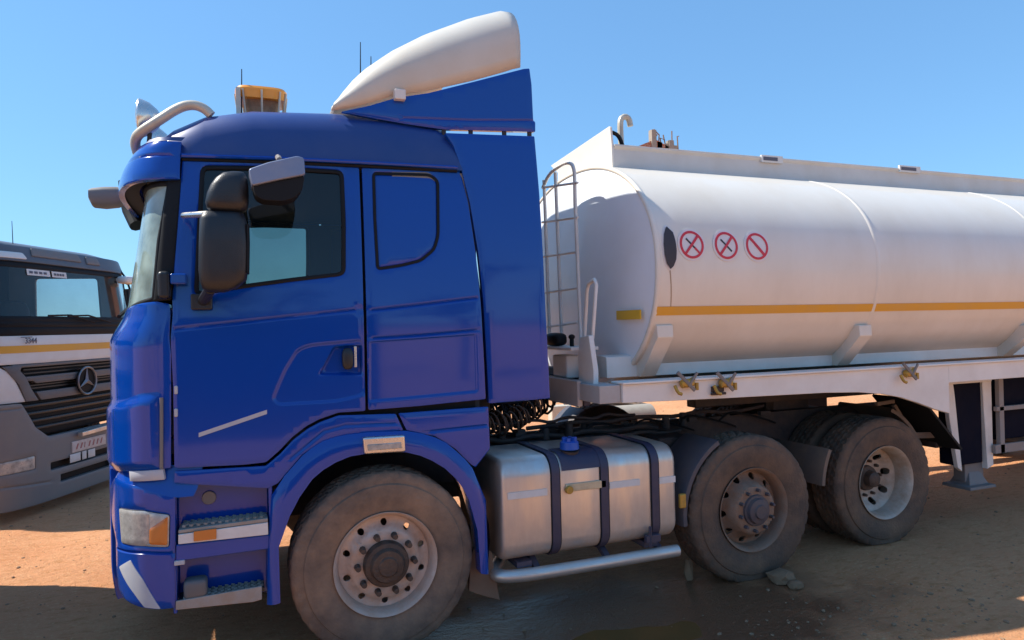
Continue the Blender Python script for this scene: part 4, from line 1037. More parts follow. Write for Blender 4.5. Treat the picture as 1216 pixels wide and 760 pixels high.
# coaming (walkway sides) on top
yc0, yc1 = .75, 2*YC-.75; XW = 1.99
P_ = lambda x, zb_, zt_: None
def ctop(x): return 3.155
tpy, tpz = XP(727, 149.5, XW); ty2, tz2 = XP(656, 197, XW)
cf = MB().yz([(tpy+.02, tpz), (tpy, tpz-.01), (yc0-.01, 3.24), (yc0-.015, 3.03), (yc1+.01, 3.03), (yc1, 3.24), (ty2, tz2)], XW-.02, XW)
obj('walkway_front', cf, 'tank_white', TR, bevel=.004)
cs = MB().loft([[(x, yc0, 3.02), (x, yc0-.010, 3.09), (x, yc0-.002, 3.22), (x, yc0-.022, 3.24), (x, yc0-.022, 3.255), (x, yc0+.02, 3.255), (x, yc0+.02, 3.02)] for x in (XW+.001, 4, 8, XE-.1)])
both('walkway_side', cs, mat('coaming', (.66, .65, .62), .5, 0, .1, (.42, .36, .27), .4, 2.5), TR, bevel=.003)
obj('walkway_floor', MB().box(XW+.03, XE-.1, yc0+.02, 2*YC-yc0-.02, 3.14, 3.16), 'coaming', TR)
for px in (905, 1068):
    a_, b_ = S(px, 189+(px-905)*.072, yc0), S(px+22, 191+(px-905)*.072, yc0)
    obj('maker_plate', MB().box(a_[0]-.03, b_[0], yc0-.028, yc0-.01, a_[1]-.03, a_[1]+.03), 'sticker_white', TR)
    obj('plate_print', MB().box(a_[0]-.01, b_[0]-.06, yc0-.031, yc0-.027, a_[1]-.015, a_[1]+.015), 'print_dark', TR)
# vent hook and other fittings on top
hk = [P3(x_, y_, .84) for x_, y_ in ((738, 178), (737, 160), (736.5, 150), (737, 141), (742, 138), (747, 141), (748.5, 150))]
obj('vent_pipe', MB().tube(hk, .024, 10, 1).cyl((hk[0][0], .84, 3.12), hk[0], .034, .03, 10), 'tube_cream', TR)
obj('hose_loop', MB().tube([(2.0, .78, 3.36), (2.06, .78, 3.34), (2.10, .78, 3.24)], .016, 8, 2), 'seal', TR)
for x in (3.4, 5.6, 7.8, 10):
    ml = MB().cyl((x, 1.24, 3.08), (x, 1.24, 3.14), .28, seg=28).cyl((x, 1.24, 3.14), (x, 1.24, 3.18), .2, seg=24); obj('manhole', ml, 'aluminium', TR, bevel=.01)
# long side sill plates and main rail
zsk1 = S(790, 428, .2)[1]; zr1 = 1.445
yk = .20
sk = MB().loft([[(x, .42, 1.62), (x, .355, 1.612), (x, .35, 1.60), (x, .345, 1.463), (x, .5, 1.463), (x, .5, 1.62)] for x in (1.66, XE)])
obj('side_skirt', sk, 'frame_white', TR, bevel=.004)
rl = MB(); arch = [S(p[0], p[1], .0) for p in ((745,478),(860,473),(980,466.5),(1020,466),(1048,468),(1070,472),(1092,479),(1110,486),(1128,491))]
arch[0] = (S(740,478,0)[0], 1.325)
rail = [(arch[0][0], 1.445), (arch[0][0], 1.325)]+arch[1:]
x_end = arch[-1][0]
rail += [(x_end+.02, 1.25), (x_end+.02, 1.445)] if False else [(x_end, 1.445)]
both('chassis_rail', MB().xz(rail, .0, .04), 'frame_white', TR, bevel=.004)
both('rail_flange', MB().box(arch[0][0]-.01, XE, -.022, .14, 1.447, 1.462), 'frame_white', TR, bevel=.004)
both('chassis_rail', MB().box(x_end, XE, .0, .04, 1.30, 1.445), 'frame_white', TR, bevel=.004)
obj('front_bolster', MB().box(1.42, arch[0][0]-.003, .02, 2.46, 1.325, 1.445).box(1.40, 1.44, .3, 2.2, 1.28, 1.46), mat('bolster_grey', (.45, .46, .47), .5, 0, 0, DUST, .4, 4.), TR, bevel=.006)
both('frame_beam', MB().box(1.6, 2.7, .75, .87, 1.25, 1.32).box(2.7, XE, .75, .87, 1.14, 1.32).box(2.5, 4.8, .9, 1.24, 1.24, 1.32), 'chassis_dark', TR, bevel=.01)
lb_ = MB().box(2.0, 4.7, .06, .75, 1.315, 1.325); both('underframe', lb_, 'chassis_dark', TR)
# arch liner behind the drive wheels
for s_ in (0, 1):
    q = MB().beam((4.55, .4, 1.15), (5.0, .4, .7), .5, .02); obj('wheel_spat', q if not s_ else q.mirror(), 'seal', TR)
# saddle brackets
for (tx, bx) in (((777, 797), (757, 772)), ((1015, 1033), (984, 1001)), ((1213, 1232), (1182, 1198))):
    xa_ = S(tx[0], 395, .10)[0]; xb_ = S(tx[1], 394, .10)[0]; wd = .13
    xc_ = (xa_+xb_)/2
    zt3, zb3 = S((tx[0]+tx[1])/2, 386, .10)[1], 1.462
    q = MB(); ytop = .075; 
    # a box leg leaning in under the tank
    ring = lambda x, y, z: None
    q.prism([(ytop-.005, zt3), (ytop-.01, zt3-.085), (.30, 1.463), (.46, 1.463), (.46, 1.58), (ytop+.14, zt3)], lambda p: (xc_-wd/2, p[0], p[1]), lambda p: (xc_+wd/2, p[0], p[1]))
    both('saddle_bracket', q, 'tank_white', TR, bevel=.006)
# twist handles and yellow valves along the rail
random.seed(5)
for (px, py) in ((816, 455), (862, 455), (1080, 443)):
    c = S(px, py, -.03); q = MB().sup((c[0], -.03, c[1]), (.055, .03, .03), 3).cyl((c[0]-.05, -.035, c[1]-.02), (c[0]+.05, -.035, c[1]+.03), .016, seg=8); v = obj('valve', q, 'brass', TR, sharp=60)
    h = MB().beam((c[0]-.09, -.05, c[1]+.08), (c[0]+.04, -.06, c[1]-.05), .014, .024).beam((c[0]-.01, -.06, c[1]-.02), (c[0]+.07, -.05, c[1]+.07), .012, .02); obj('valve_lever', h, 'grey_plastic', v, bevel=.003)
    h = MB().tube([(c[0]-.10, -.03, c[1]-.01), (c[0]-.09, -.05, c[1]-.06), (c[0]-.06, -.05, c[1]-.07)], .012, 6, 1); obj('valve_pipe', h, 'brass', v); obj('valve_stub', MB().cyl((c[0]+.07, -.04, c[1]-.05), (c[0]+.07, -.04, c[1]+.0), .014, seg=8), 'brass', v)
c = S(852, 462, -.01); obj('rail_clip', MB().box(c[0]-.05, c[0]+.05, -.02, .0, c[1]-.02, c[1]+.02).box(c[0]-.06, c[0]+.06, -.03, -.01, c[1]-.04, c[1]-.022), 'chassis_dark', TR, bevel=.004)
# ladder on the head and hand rails
XL = 1.62
def lad(pts, r, nm, m='frame_white', sm_=0): return obj(nm, MB().tube(pts, r, 8, sm_), m, TR, sharp=60)
def Q(px, py, x=XL): y, z = XP(px, py, x); return (x, y, z)
for (pt, pb) in (((646, 214), (653, 410)), ((659.5, 205), (667.5, 412)), ((683, 240), (690, 412))):
    lad([Q(*pt), Q(*pb)], .015, 'ladder_rail')
for y_ in (221, 262, 303, 346, 387):
    a_, b_ = Q(644, y_+2), Q(686, y_-4); lad([a_, b_], .010, 'ladder_rung')
lad([Q(645, 222), Q(652, 207), Q(663, 198), Q(672, 193), Q(679, 194), Q(682, 202), Q(682.5, 212), Q(683, 245)], .015, 'hand_rail', sm_=1)
for (p, q_) in (((671, 264), (683, 262)), ((671, 226), (683, 221))): pass
# platform with mudflap board and U-rail
hr = lad([Q(694, 402, 1.52), Q(697, 345, 1.52), Q(699, 337, 1.52), Q(706, 332, 1.52), Q(708, 338, 1.52), Q(703.5, 402, 1.52)], .014, 'hand_rail')
bp = [Q(695, 400, 1.5), Q(705, 398, 1.5), Q(711, 440, 1.5), Q(711, 474, 1.5), Q(698, 474, 1.5), Q(693, 460, 1.5), Q(692, 420, 1.5)]
obj('hose_guard', MB().yz([(p[1], p[2]) for p in bp], 1.46, 1.50), 'white_plain', TR, bevel=.006)
a_, b_ = Q(655, 412, 1.5), Q(693, 414, 1.5); obj('platform', MB().box(1.40, 1.62, b_[1], a_[1]+.5, b_[2]-.012, b_[2]+.012), 'frame_white', TR, bevel=.004)
a_, b_ = Q(662, 447, 1.5), Q(678, 422, 1.5); obj('junction_box', MB().box(1.46, 1.6, b_[1], a_[1], a_[2], b_[2]), 'white_plain', TR, bevel=.015)
a_, b_ = Q(656, 472, 1.56), Q(692, 440, 1.56); obj('coupling_panel', MB().box(1.56, 1.62, b_[1], a_[1]+.3, a_[2]-.02, b_[2]), 'navy', TR, bevel=.01)
a_ = Q(660, 403, 1.45); obj('cable_reel', MB().sup(a_, (.06, .12, .05), 3), 'seal', TR, sharp=60)
a_ = Q(679, 405, 1.5); obj('gland', MB().cyl((a_[0], a_[1], a_[2]-.05), (a_[0], a_[1], a_[2]+.03), .016, seg=10).sup((a_[0], a_[1], a_[2]+.03), (.025, .025, .02), 2), 'seal', TR)
# landing leg
yl = .28
lx0, lx1 = S(1134, 500, yl)[0], S(1166, 500, yl)[0]
zt3 = 1.30
q = MB().box(lx0, lx1, yl, yl+.16, .52, 1.30); lg = obj('landing_leg', q, 'navy_dark', TR, bevel=.012, label='dark blue folding support leg')
def sh(pl, m, nm, y0=yl-.02, y1=yl+.18, **k): 
    pp = [S(a, b, y0) for a, b in pl]; return obj(nm, MB().xz(pp, y0, y1), m, lg, bevel=.005)
sh([(1122,448),(1131,447),(1134,470),(1143,560),(1138,556),(1128,500)], 'frame_white', 'leg_frame', y1=yl+.02)
sh([(1166,447),(1177,446),(1180,552),(1173,557)], 'frame_white', 'leg_frame', y1=yl+.06)
sh([(1124,447),(1178,444),(1178,453),(1125,457)], 'frame_white', 'leg_frame', y0=yl-.025)
ix0, ix1 = S(1146, 560, yl+.03)[0], S(1168, 560, yl+.03)[0]
obj('inner_leg', MB().box(ix0, ix1, yl+.03, yl+.14, .36, .56), 'grey_plastic', lg, bevel=.006)
fx_ = (ix0+ix1)/2
ft = MB().loft([[(fx_+a*h, yl+.085+b*h*.8, z) for a, b in ((-1, -1), (1, -1), (1, 1), (-1, 1))] for z, h in ((.30, .17), (.325, .165), (.335, .12), (.44, .07))]); obj('leg_foot', ft, 'grey_plastic', lg, bevel=.004)
q = MB().box(lx0, lx1, 2*YC-yl-.16, 2*YC-yl, .36, 1.30); obj('landing_leg', q, 'navy', TR, bevel=.012)
# locker and frame aft of the leg
bx0_, bx1_ = S(1184, 500, .3)[0], S(1214, 500, .3)[0]
obj('locker', MB().box(bx0_, bx0_+.42, .30, .75, .70, 1.28), 'navy_dark', TR, bevel=.01, label='dark blue side locker')
obj('locker', MB().box(bx0_+.47, bx0_+1.3, .26, .75, .62, 1.28), 'grey_plastic', TR, bevel=.02)
obj('side_guard', MB().box(bx0_-.15, bx0_+3.0, .22, .25, .60, .68).box(bx0_-.08, bx0_-.02, .22, .26, .60, 1.28), mat('guard_grey', (.25, .25, .26), .5, 0, 0, DUST, .5, 4.), TR, bevel=.004)
obj('side_guard', MB().box(bx0_-.12, bx0_+3.0, .22, .25, .98, 1.02), 'guard_grey', TR, bevel=.004)
for k, x in enumerate((8.6, 9.9, 11.2)):
    wheel('grey', x, .0, TR, full=False); wheel('grey', x, 2.48, TR, flip=True, full=False)
    obj('axle', MB().cyl((x, .3, .5), (x, 2.2, .5), .07), 'chassis_dark', TR)
both('suspension_beam', MB().box(7.9, 11.9, .60, .72, .70, 1.30), 'chassis_dark', TR)

# ================================================================== GREY-NOSED WHITE TRUCK (left)
MT = np.array([.41, .91])/math.hypot(.41, .91); MN = np.array([MT[1], -MT[0]]); MO = np.array([-2.43, 5.23])
PT = empty('parked_truck', (MO[0], MO[1], 0), 'white truck with grey bumper and orange stripe parked nose out beyond the blue tractor', 'truck', rz=math.atan2(MT[1], MT[0]))
def ML(px, py, d=0.):
    r = ray(px, py); k = ((MO+MN*d-CAM[:2])@MN)/(r[:2]@MN); q = CAM+r*k; return (float((q[:2]-MO)@MT), float(q[2]))
def bow(a): return .03+.22*(abs(a)/1.25)**5           # front is bowed in plan
def MF(u, z): return (u, bow(u)+(.16*max(0, z-1.95)+(.25*max(0, z-2.6))), z)
def mp(name, poly, m, par=PT, **k):
    return panel(name, poly, MF, m, par, mirror=False, **k)[0]
def symx(l): return l+[(-a, b) for a, b in l[::-1]]
W_ = 1.235
# body sides, roof, back: one shell behind the front panels
sh_ = MB(); 
prof = [(.16, .95), (.17, 1.9), (.30, 2.60), (.42, 2.80), (.9, 2.90), (1.9, 2.92), (1.95, 1.0)]
side_l = [(.36, .95), (.27, 1.5), (.28, 1.95), (.40, 2.62), (.52, 2.80), (1.9, 2.84), (1.95, .95)]
WY = [(.62, 2.02), (.66, 2.60), (1.52, 2.62), (1.52, 2.02)]
for sgn in (-1, 1):
    q = panel_mb(side_l, lambda u, z: (1.22, u, z), holes=[rnd(WY, .05)], grid=.1, thick=.03, edge=.003)
    if sgn < 0: q = q.mirx()
    o_ = obj('cab_side', q, 'white_plain', PT, fixn=False); q = panel_mb(WY, lambda u, z: (1.21, u, z), grid=.2, thick=.004, edge=0)
    obj('side_window', q if sgn > 0 else q.mirx(), 'far_glass', o_)
rfm = MB().loft([[(a, y+(.10 if abs(a) > 1.1 else 0), z-(.10 if abs(a) > 1.15 else .02 if abs(a) > .9 else 0)) for a in (-1.24, -1.15, -.9, -.5, 0, .5, .9, 1.15, 1.24)] for y, z in ((.30, 2.74), (.36, 2.83), (.6, 2.90), (1.2, 2.93), (1.9, 2.90), (1.95, 2.78))], closed=False)
obj('roof', rfm, mat('roof_grey', (.07, .075, .09), .4, 0, .2, (.2, .2, .22), .4, 4.), PT, sharp=60)
rw_ = MB(); 
for bx in ((-1.21, -.85, .95, 2.8), (.85, 1.21, .95, 2.8), (-.85, .85, .95, 2.1), (-.85, .85, 2.58, 2.8)): rw_.box(bx[0], bx[1], 1.90, 1.93, bx[2], bx[3])
obj('cab_back', rw_, 'interior', PT); obj('rear_window', MB().box(-.85, .85, 1.91, 1.916, 2.1, 2.58), 'far_glass', PT)
obj('cab_floor', MB().box(-1.2, 1.2, .3, 1.9, 1.1, 1.2), 'interior', PT); obj('dashboard', MB().box(-1.2, 1.2, .28, .75, 1.2, 1.98), 'interior', PT, bevel=.04)
for a in (-.7, .7): obj('seat', MB().sup((a, 1.15, 1.55), (.25, .27, .1), 4).sup((a, 1.45, 1.95), (.24, .09, .36), 4), 'interior', PT)
# windscreen in black surround
wsr = symx([(1.16, 2.03), (1.20, 2.10), (1.12, 2.60)])[::1]
wsr = [(-1.16, 2.03), (1.16, 2.03), (1.20, 2.10), (1.13, 2.56), (1.05, 2.61), (-1.05, 2.61), (-1.13, 2.56), (-1.20, 2.10)]
mp('windscreen', wsr, 'dark_glass', thick=.006, edge=0, grid=.1, off=-.01)
mp('windscreen_seal', off_poly(wsr, .03), 'seal', holes=[off_poly(wsr, -.035)], thick=.02, grid=.08)
mp('cowl', [(-1.22, 1.865), (1.22, 1.865), (1.22, 2.01), (-1.22, 2.01)], 'seal', grid=.08, thick=.06, off=.002, relief=[('groove', [(-1.2, 1.95), (1.2, 1.95)], .01, .02)])
mp('front_header', [(-1.18, 2.635), (1.18, 2.635), (1.14, 2.80), (-1.14, 2.80)], 'roof_grey', grid=.08, thick=.05, off=.02)
for a0, a1, z0, z1, m_ in ((-1.12, -.70, 2.655, 2.72, 'white_plain'), (-.62, .16, 2.70, 2.79, 'grey_plastic'), (.24, .50, 2.69, 2.78, 'grey_plastic')):  # grey pieces put the sunlit band of the roof into colour
    mp('roof_trim_lit', rnd([(a0, z0), (a1, z0), (a1-.03, z1), (a0+.03, z1)], .02), m_, thick=.02, off=.035)
obj('aerial', MB().cyl((-.45, .5, 2.84), (-.46, .5, 3.12), .005, .003, 6), 'seal', PT)
for a0, a1 in ((-.72, -.40), (-.37, -.14)):
    q = mp('windscreen_sticker', [(a0, 2.50), (a1, 2.50), (a1, 2.565), (a0, 2.565)], 'sticker_white', thick=.002, off=.0, edge=0)
    for k in range(4):
        b0 = a0+.03+(a1-a0-.06)*k/4; panel('print_mark', [(b0, 2.52), (b0+(a1-a0)*.14, 2.52), (b0+(a1-a0)*.14, 2.545), (b0, 2.545)], MF, 'print_dark', q, mirror=False, thick=.001, off=.003, edge=0)
# white front band
fpn = mp('front_panel', [(-1.10, 1.57), (1.10, 1.57), (1.10, 1.86), (-1.10, 1.86)], 'white_plain', grid=.08, thick=.04)
mp('corner_panel', [(-1.24, 1.18), (-1.02, 1.18), (-.86, 1.18), (-.96, 1.40), (-1.03, 1.50), (-1.115, 1.56), (-1.115, 1.86), (-1.24, 1.86)], 'white_plain', grid=.08, thick=.04)
mp('corner_panel', [(-a, b) for a, b in [(-1.24, 1.18), (-1.02, 1.18), (-.86, 1.18), (-.96, 1.40), (-1.03, 1.50), (-1.115, 1.56), (-1.115, 1.86), (-1.24, 1.86)]][::-1], 'white_plain', grid=.08, thick=.04)
mp('stripe', [(-1.10, 1.685), (1.10, 1.685), (1.10, 1.76), (-1.10, 1.76)], 'stripe_orange', fpn, off=.003, thick=.002, edge=0)
mp('stripe', [(-1.24, 1.685), (-1.115, 1.685), (-1.115, 1.76), (-1.24, 1.76)], 'stripe_orange', fpn, off=.003, thick=.002, edge=0)
# number lettering on the band
def text_part(txt, size, par, m, loc, rot, ext=.002):
    cu_ = bpy.data.curves.new('lettering', 'FONT'); cu_.body = txt; cu_.size = size; cu_.extrude = ext; cu_.align_x = 'CENTER'; cu_.align_y = 'CENTER'; cu_.resolution_u = 3
    t_ = bpy.data.objects.new('tmp', cu_); me = bpy.data.meshes.new_from_object(t_); bpy.data.objects.remove(t_)
    me.materials.append(G(m)); o = bpy.data.objects.new('lettering', me); col.objects.link(o); o.parent = par; o.location = loc; o.rotation_euler = rot; return o
text_part('3344', .085, fpn, 'print_dark', (-.80, bow(.8)-.012, 1.805), (R_(90), 0, 0))
obj('name_bar', MB().box(-.93, -.68, bow(.85)-.012, bow(.8)-.004, 1.842, 1.850), 'print_dark', fpn)
# grille: dark frame with two wide louvres and star
gp = [(-1.0, 1.555), (-.72, 1.10), (.72, 1.10), (1.0, 1.555)]
mp('grille_back', gp, 'seal', thick=.02, off=-.07, grid=.1)
def louver(z0, z1, a0, a1, off=.01, m_='bumper_grey'): 
    return mp('grille_louvre', rnd([(-a1, z0), (a1, z0), (a0, z1), (-a0, z1)], .015), m_, thick=.05, off=off, grid=.08)
for sg in (-1, 1):
    l = [(-1.08, 1.555), (-1.02, 1.48), (-.93, 1.36), (-.86, 1.18), (-.72, 1.18), (-.80, 1.30), (-.86, 1.43), (-.92, 1.50), (-.90, 1.555)]
    l = l if sg < 0 else [(-a, b) for a, b in l][::-1]
    mp('grille_frame', l, 'bumper_grey', thick=.05, off=.015, grid=.08)
louver(1.535, 1.565, 1.0, 1.0); louver(1.36, 1.41, .80, .74); louver(1.39, 1.435, .86, .84); louver(1.18, 1.27, .74, .68)
for z in (1.46, 1.50, 1.30, 1.33): mp('grille_slat', [(-.85, z), (.85, z), (.85, z+.014), (-.85, z+.014)], 'black_plastic', thick=.03, off=-.03, grid=.15)
# round three-pointed emblem
em = MB(); zc_, r_ = 1.33, .165
em.lathe([(-.012, r_), (-.02, r_-.01), (-.012, r_-.022), (0, r_-.02), (0, r_)], (-.02, -.01, zc_), 'y', 40)
emo = obj('emblem', em, mat('emblem_grey', (.30, .31, .33), .3, .7, 0, (.2, .17, .14), .4, 20.), PT)
st3 = MB()
for k in range(3):
    a = R_(90+120*k); p = (-.02+math.cos(a)*(r_-.012), -.015, zc_+math.sin(a)*(r_-.012)); b1 = a+R_(60); b2 = a-R_(60)
    vs_ = [p, (-.02+.03*math.cos(b1), -.012, zc_+.03*math.sin(b1)), (-.02, -.035, zc_), (-.02+.03*math.cos(b2), -.012, zc_+.03*math.sin(b2)), (-.02, .005, zc_)]
    st3.add(vs_, [[0, 1, 2], [0, 2, 3], [0, 4, 1], [0, 3, 4], [1, 4, 2], [2, 4, 3]])
obj('emblem_star', st3, 'emblem_grey', emo, sharp=10)
obj('emblem_disc', MB().cyl((-.02, .0, zc_), (-.02, .01, zc_), r_-.01, seg=32), 'seal', emo)
# lower grille
mp('lower_grille', [(-.80, .80), (.80, .80), (.92, 1.17), (-.92, 1.17)], 'seal', thick=.02, off=-.06, grid=.1)
for z in (.87, .95, 1.03, 1.11): mp('grille_slat', [(-.88, z), (.88, z), (.88, z+.03), (-.88, z+.03)], 'black_plastic', thick=.04, off=-.02, grid=.15)
# bumper
hlr = rnd([(-1.19, .47), (-.79, .47), (-.79, .615), (-1.19, .60)], .02); hll = [(-a, b) for a, b in hlr][::-1]
bo = [(-1.24, .14), (-1.1, .10), (-.6, .10), (.6, .10), (1.1, .10), (1.24, .14), (1.24, 1.17), (.93, 1.17), (.78, .90), (.62, .78), (-.62, .78), (-.78, .90), (-.93, 1.17), (-1.24, 1.17)]
slots = [[(-.60, .415), (.60, .415), (.60, .50), (-.60, .50)], [(-.46, .26), (.46, .26), (.46, .345), (-.46, .345)]]
mat('bumper_mid', (.17, .175, .185), .5, 0, 0, (.30, .26, .21), .4, 3.)
mp('bumper', rnd(bo, .02), 'bumper_mid', holes=[hlr, hll]+[rnd(q, .015) for q in slots], grid=.05, thick=.07, off=.035, relief=[('groove', [(-1.2, .36), (-.62, .30)], .010, .02), ('groove', [(.62, .30), (1.2, .36)], .010, .02), ('groove', [(-1.23, 1.12), (-.94, 1.12)], .01, .015)], sharp=50)
bmp = [o for o in PT.children if o.name.startswith('bumper')][0]
mp('slot_back', [(-.7, .2), (.7, .2), (.7, .55), (-.7, .55)], 'seal', bmp, off=-.03, thick=.01, grid=.1)
for q in (hlr, hll):
    h_ = mp('headlight', off_poly(q, -.004), 'lens', off=.032, thick=.02, grid=.04)
    xs_ = [p[0] for p in q]; a0 = min(xs_) if xs_[0] < 0 else max(xs_)-.07
    mp('turn_signal', rnd([(a0+.015, .485), (a0+.07, .485), (a0+.07, .59), (a0+.015, .59)], .01), 'lens_orange', h_, off=.036, thick=.005)
pq = mp('number_plate', [(-.29, .545), (.29, .545), (.29, .665), (-.29, .665)], 'plate_white', off=.05, thick=.01)
for k, wd_ in enumerate((.05, .05, .02, .045, .045, .045, .045)):
    b0 = -.24+k*.07; mp('plate_character', [(b0, .575), (b0+wd_*.45, .575), (b0+wd_, .635), (b0+wd_*.55, .635)], 'plate_print', pq, off=.053, thick=.002, edge=0)
for a0, a1 in ((-.33, -.16), (-.13, -.06), (-.03, .09)):
    mp('sticker', [(a0, .44), (a1, .44), (a1, .53), (a0, .53)], 'sticker_white', off=.052, thick=.004)
obj('bumper_step', MB().beam((-.22, -.06, .74), (.40, -.06, .76), .06, .05), 'steel', PT, bevel=.008)
# mirrors, wipers
for sg in (-1, 1):
    q = MB().loft([rrect(sg*1.40, .34, .10, .05, z, 4) for z in (2.05, 2.08, 2.42, 2.46)]); m_ = obj('side_mirror', q, 'black_plastic', PT, sharp=50)
    obj('mirror_arm', MB().tube([(sg*1.2, .42, 2.55), (sg*1.38, .36, 2.55), (sg*1.40, .34, 2.45)], .014, 8, 1), 'seal', m_)
    obj('wiper', MB().tube([(sg*.15+.3, .0, 2.0), (sg*.15-.1, .005, 2.08), (sg*.15-.45, .0, 2.07)], .01, 6), 'seal', PT)
km = obj('kerb_mirror', MB().sup((.98, .10, 2.55), (.16, .08, .05), 4), 'white_plain', PT, sharp=50)
obj('mirror_arm', MB().tube([(1.0, .16, 2.60), (1.05, .26, 2.70), (1.05, .32, 2.74)], .012, 8), 'seal', km)
obj('roof_horn', MB().cyl((-.78, .42, 2.86), (-.78, .42, 2.90), .03, seg=10), 'rust', PT)
# wheels, frame, tank behind
def mwheel(a, y, flip):
    # wheels turn about the lateral axis: build with the shared wheel then lay it along local x
    q = bpy.data.objects.new('axle_hub', None)
    return None
wt = MB(); base_t = WH['grey']['tyre']
for (sg, y) in ((-1, 1.15), (1, 1.15), (-1, 4.6), (1, 4.6), (-1, 5.95), (1, 5.95)):
    q = MB(); q.f = list(base_t.f); q.v = [((sg*(1.22-b)), y+a, .5+c) for a, b, c in base_t.v]
    t_ = obj('wheel', q, 'rubber', PT, sharp=28); d_ = WH['grey']['disc']; q2 = MB(); q2.f = list(d_.f); q2.v = [((sg*(1.22-b)), y+a, .5+c) for a, b, c in d_.v]; obj('rim', q2, 'grey_plastic', t_)
    q = MB().box(sg*1.18-.04 if sg > 0 else -1.22, sg*1.18+.04 if sg > 0 else -1.14, y-.62, y-.55, .5, 1.1)
for sg in (-1, 1): obj('chassis_rail', MB().box(sg*.42-.04, sg*.42+.04, .4, 8.2, .75, 1.0), 'chassis_dark', PT)
obj('engine', MB().box(-.5, .5, .4, 1.9, .45, 1.1), 'chassis_dark', PT)
mtk = MB().loft([[(1.2*s_*math.copysign(abs(math.cos(t))**.85, math.cos(t)), y, 1.95+.80*s_*math.copysign(abs(math.sin(t))**.85, math.sin(t))) for t in np.linspace(0, 2*math.pi, 48, endpoint=False)] for y, s_ in ((2.35, .01), (2.38, .6), (2.45, .93), (2.5, 1), (8.3, 1), (8.35, .93), (8.42, .01))])
obj('tank', mtk, 'tank_white', PT, sharp=40); obj('tank_cradle', MB().box(-.9, .9, 2.6, 8.2, 1.0, 1.25), 'frame_white', PT)
# the next truck in the row, outside the picture on the left: it throws the shade at the lower left
NP = copy_tree(PT); NP.location = (-2.98, 1.20, 0); NP.rotation_euler.z = math.atan2(.98, .2); NP['label'] = 'white truck with grey bumper standing next in the row, outside the left edge'
def kids(o):
    r_ = []
    for c_ in [q for q in bpy.data.objects if q.parent == o]: r_ += [c_]+kids(c_)
    return r_
for o in kids(NP):                                   # windows made opaque so no sun leaks into its shadow
    if o.name.split('.')[0] in ('windscreen', 'side_window', 'rear_window'): o.data = o.data.copy(); o.data.materials[0] = G('sticker_white')

# ================================================================== THINGS BEYOND AND ON THE GROUND
# unfinished brick gable far behind the tanker
BH = empty('brick_building', (15.5, 22, 0), 'unfinished red brick building end with rough posts showing above the tanker', 'building')
obj('wall', MB().xz([(-.6, 0), (2.4, 0), (2.4, 9.35), (.95, 9.95), (.0, 9.55), (-.6, 9.2)], 0, 5.), 'brick', BH)
M_ = G('brick'); N = M_.node_tree.nodes; L = M_.node_tree.links; bk = N.new('ShaderNodeTexBrick'); g_ = N.new('ShaderNodeNewGeometry'); mpn = N.new('ShaderNodeMapping'); mpn.inputs['Rotation'].default_value = (R_(90), 0, 0)
bk.inputs['Scale'].default_value = 2.2; bk.inputs['Color1'].default_value = (.42, .15, .08, 1); bk.inputs['Color2'].default_value = (.34, .12, .07, 1); bk.inputs['Mortar'].default_value = (.45, .38, .3, 1)
L.new(g_.outputs['Position'], mpn.inputs[0]); L.new(mpn.outputs[0], bk.inputs[0]); L.new(bk.outputs[0], N['Principled BSDF'].inputs['Base Color'])
for x, h in ((.85, 10.35), (1.75, 9.95)): obj('post', MB().box(x-.12, x+.12, -.06, .2, 0, h), 'concrete', BH)
for k in range(7):
    x = .9+.22*k; obj('reinforcing_bar', MB().tube([(x, .1, 9.2), (x+.1*math.sin(k*2), .1, 9.9+.3*math.sin(k*1.3)), (x+.25*math.sin(k*3+1), .1, 10.2+.25*math.sin(k*2.1))], .03, 5), 'rust', BH)
for k in range(3): obj('loose_block', MB().box(1.05+.4*k, 1.3+.4*k, .0, .25, 9.45-.1*k, 9.85-.05*k), 'concrete', BH)
# old tyre lying on the earth, barrel, jerrycan and white tub, seen under the tanker neck
def flat_tyre(x, y, label, z=.15):
    e = empty('old_tyre', (x, y, 0), label, 'tyre')
    q = MB(); b = tyre_mb(seg=48); q.f = [f[::-1] for f in b.f]; q.v = [(a, c, bb) for a, bb, c in b.v]; obj('casing', q, 'rubber', e, sharp=28)
    obj('sidewall_ring', MB().lathe([(.305, .31), (.312, .34), (.308, .37)], (0, 0, 0), 'z', 40), 'rubber', e)
flat_tyre(6.0, 7.6, 'worn black tyre lying flat on sunlit earth beyond the chassis')
bl = empty('red_barrel', (9.7, 7.0, 0), 'red steel barrel standing on the earth beyond the drive wheels', 'barrel')
obj('drum', MB().lathe([(0, .001), (0, .28), (.02, .29), (.28, .285), (.29, .295), (.30, .285), (.58, .285), (.59, .295), (.60, .285), (.86, .29), (.88, .28), (.875, .26), (.87, .001)], (0, 0, 0), 'z', 32), 'red_paint', bl)
obj('bung', MB().cyl((.15, 0, .87), (.15, 0, .89), .03, seg=10), 'steel', bl)
wt_ = empty('white_crate', (8.9, 6.9, 0), 'white plastic crate on the earth beside the red barrel', 'crate')
obj('crate_body', MB().box(-.25, .25, -.18, .18, 0, .30), 'white_plain', wt_, bevel=.02); obj('crate_rim', MB().box(-.28, .28, -.21, .21, .26, .31), 'white_plain', wt_, bevel=.01)
jc = empty('jerrycan', (4.6, 7.4, 0), 'pale plastic jerrycan on the earth behind the cab', 'jerrycan')
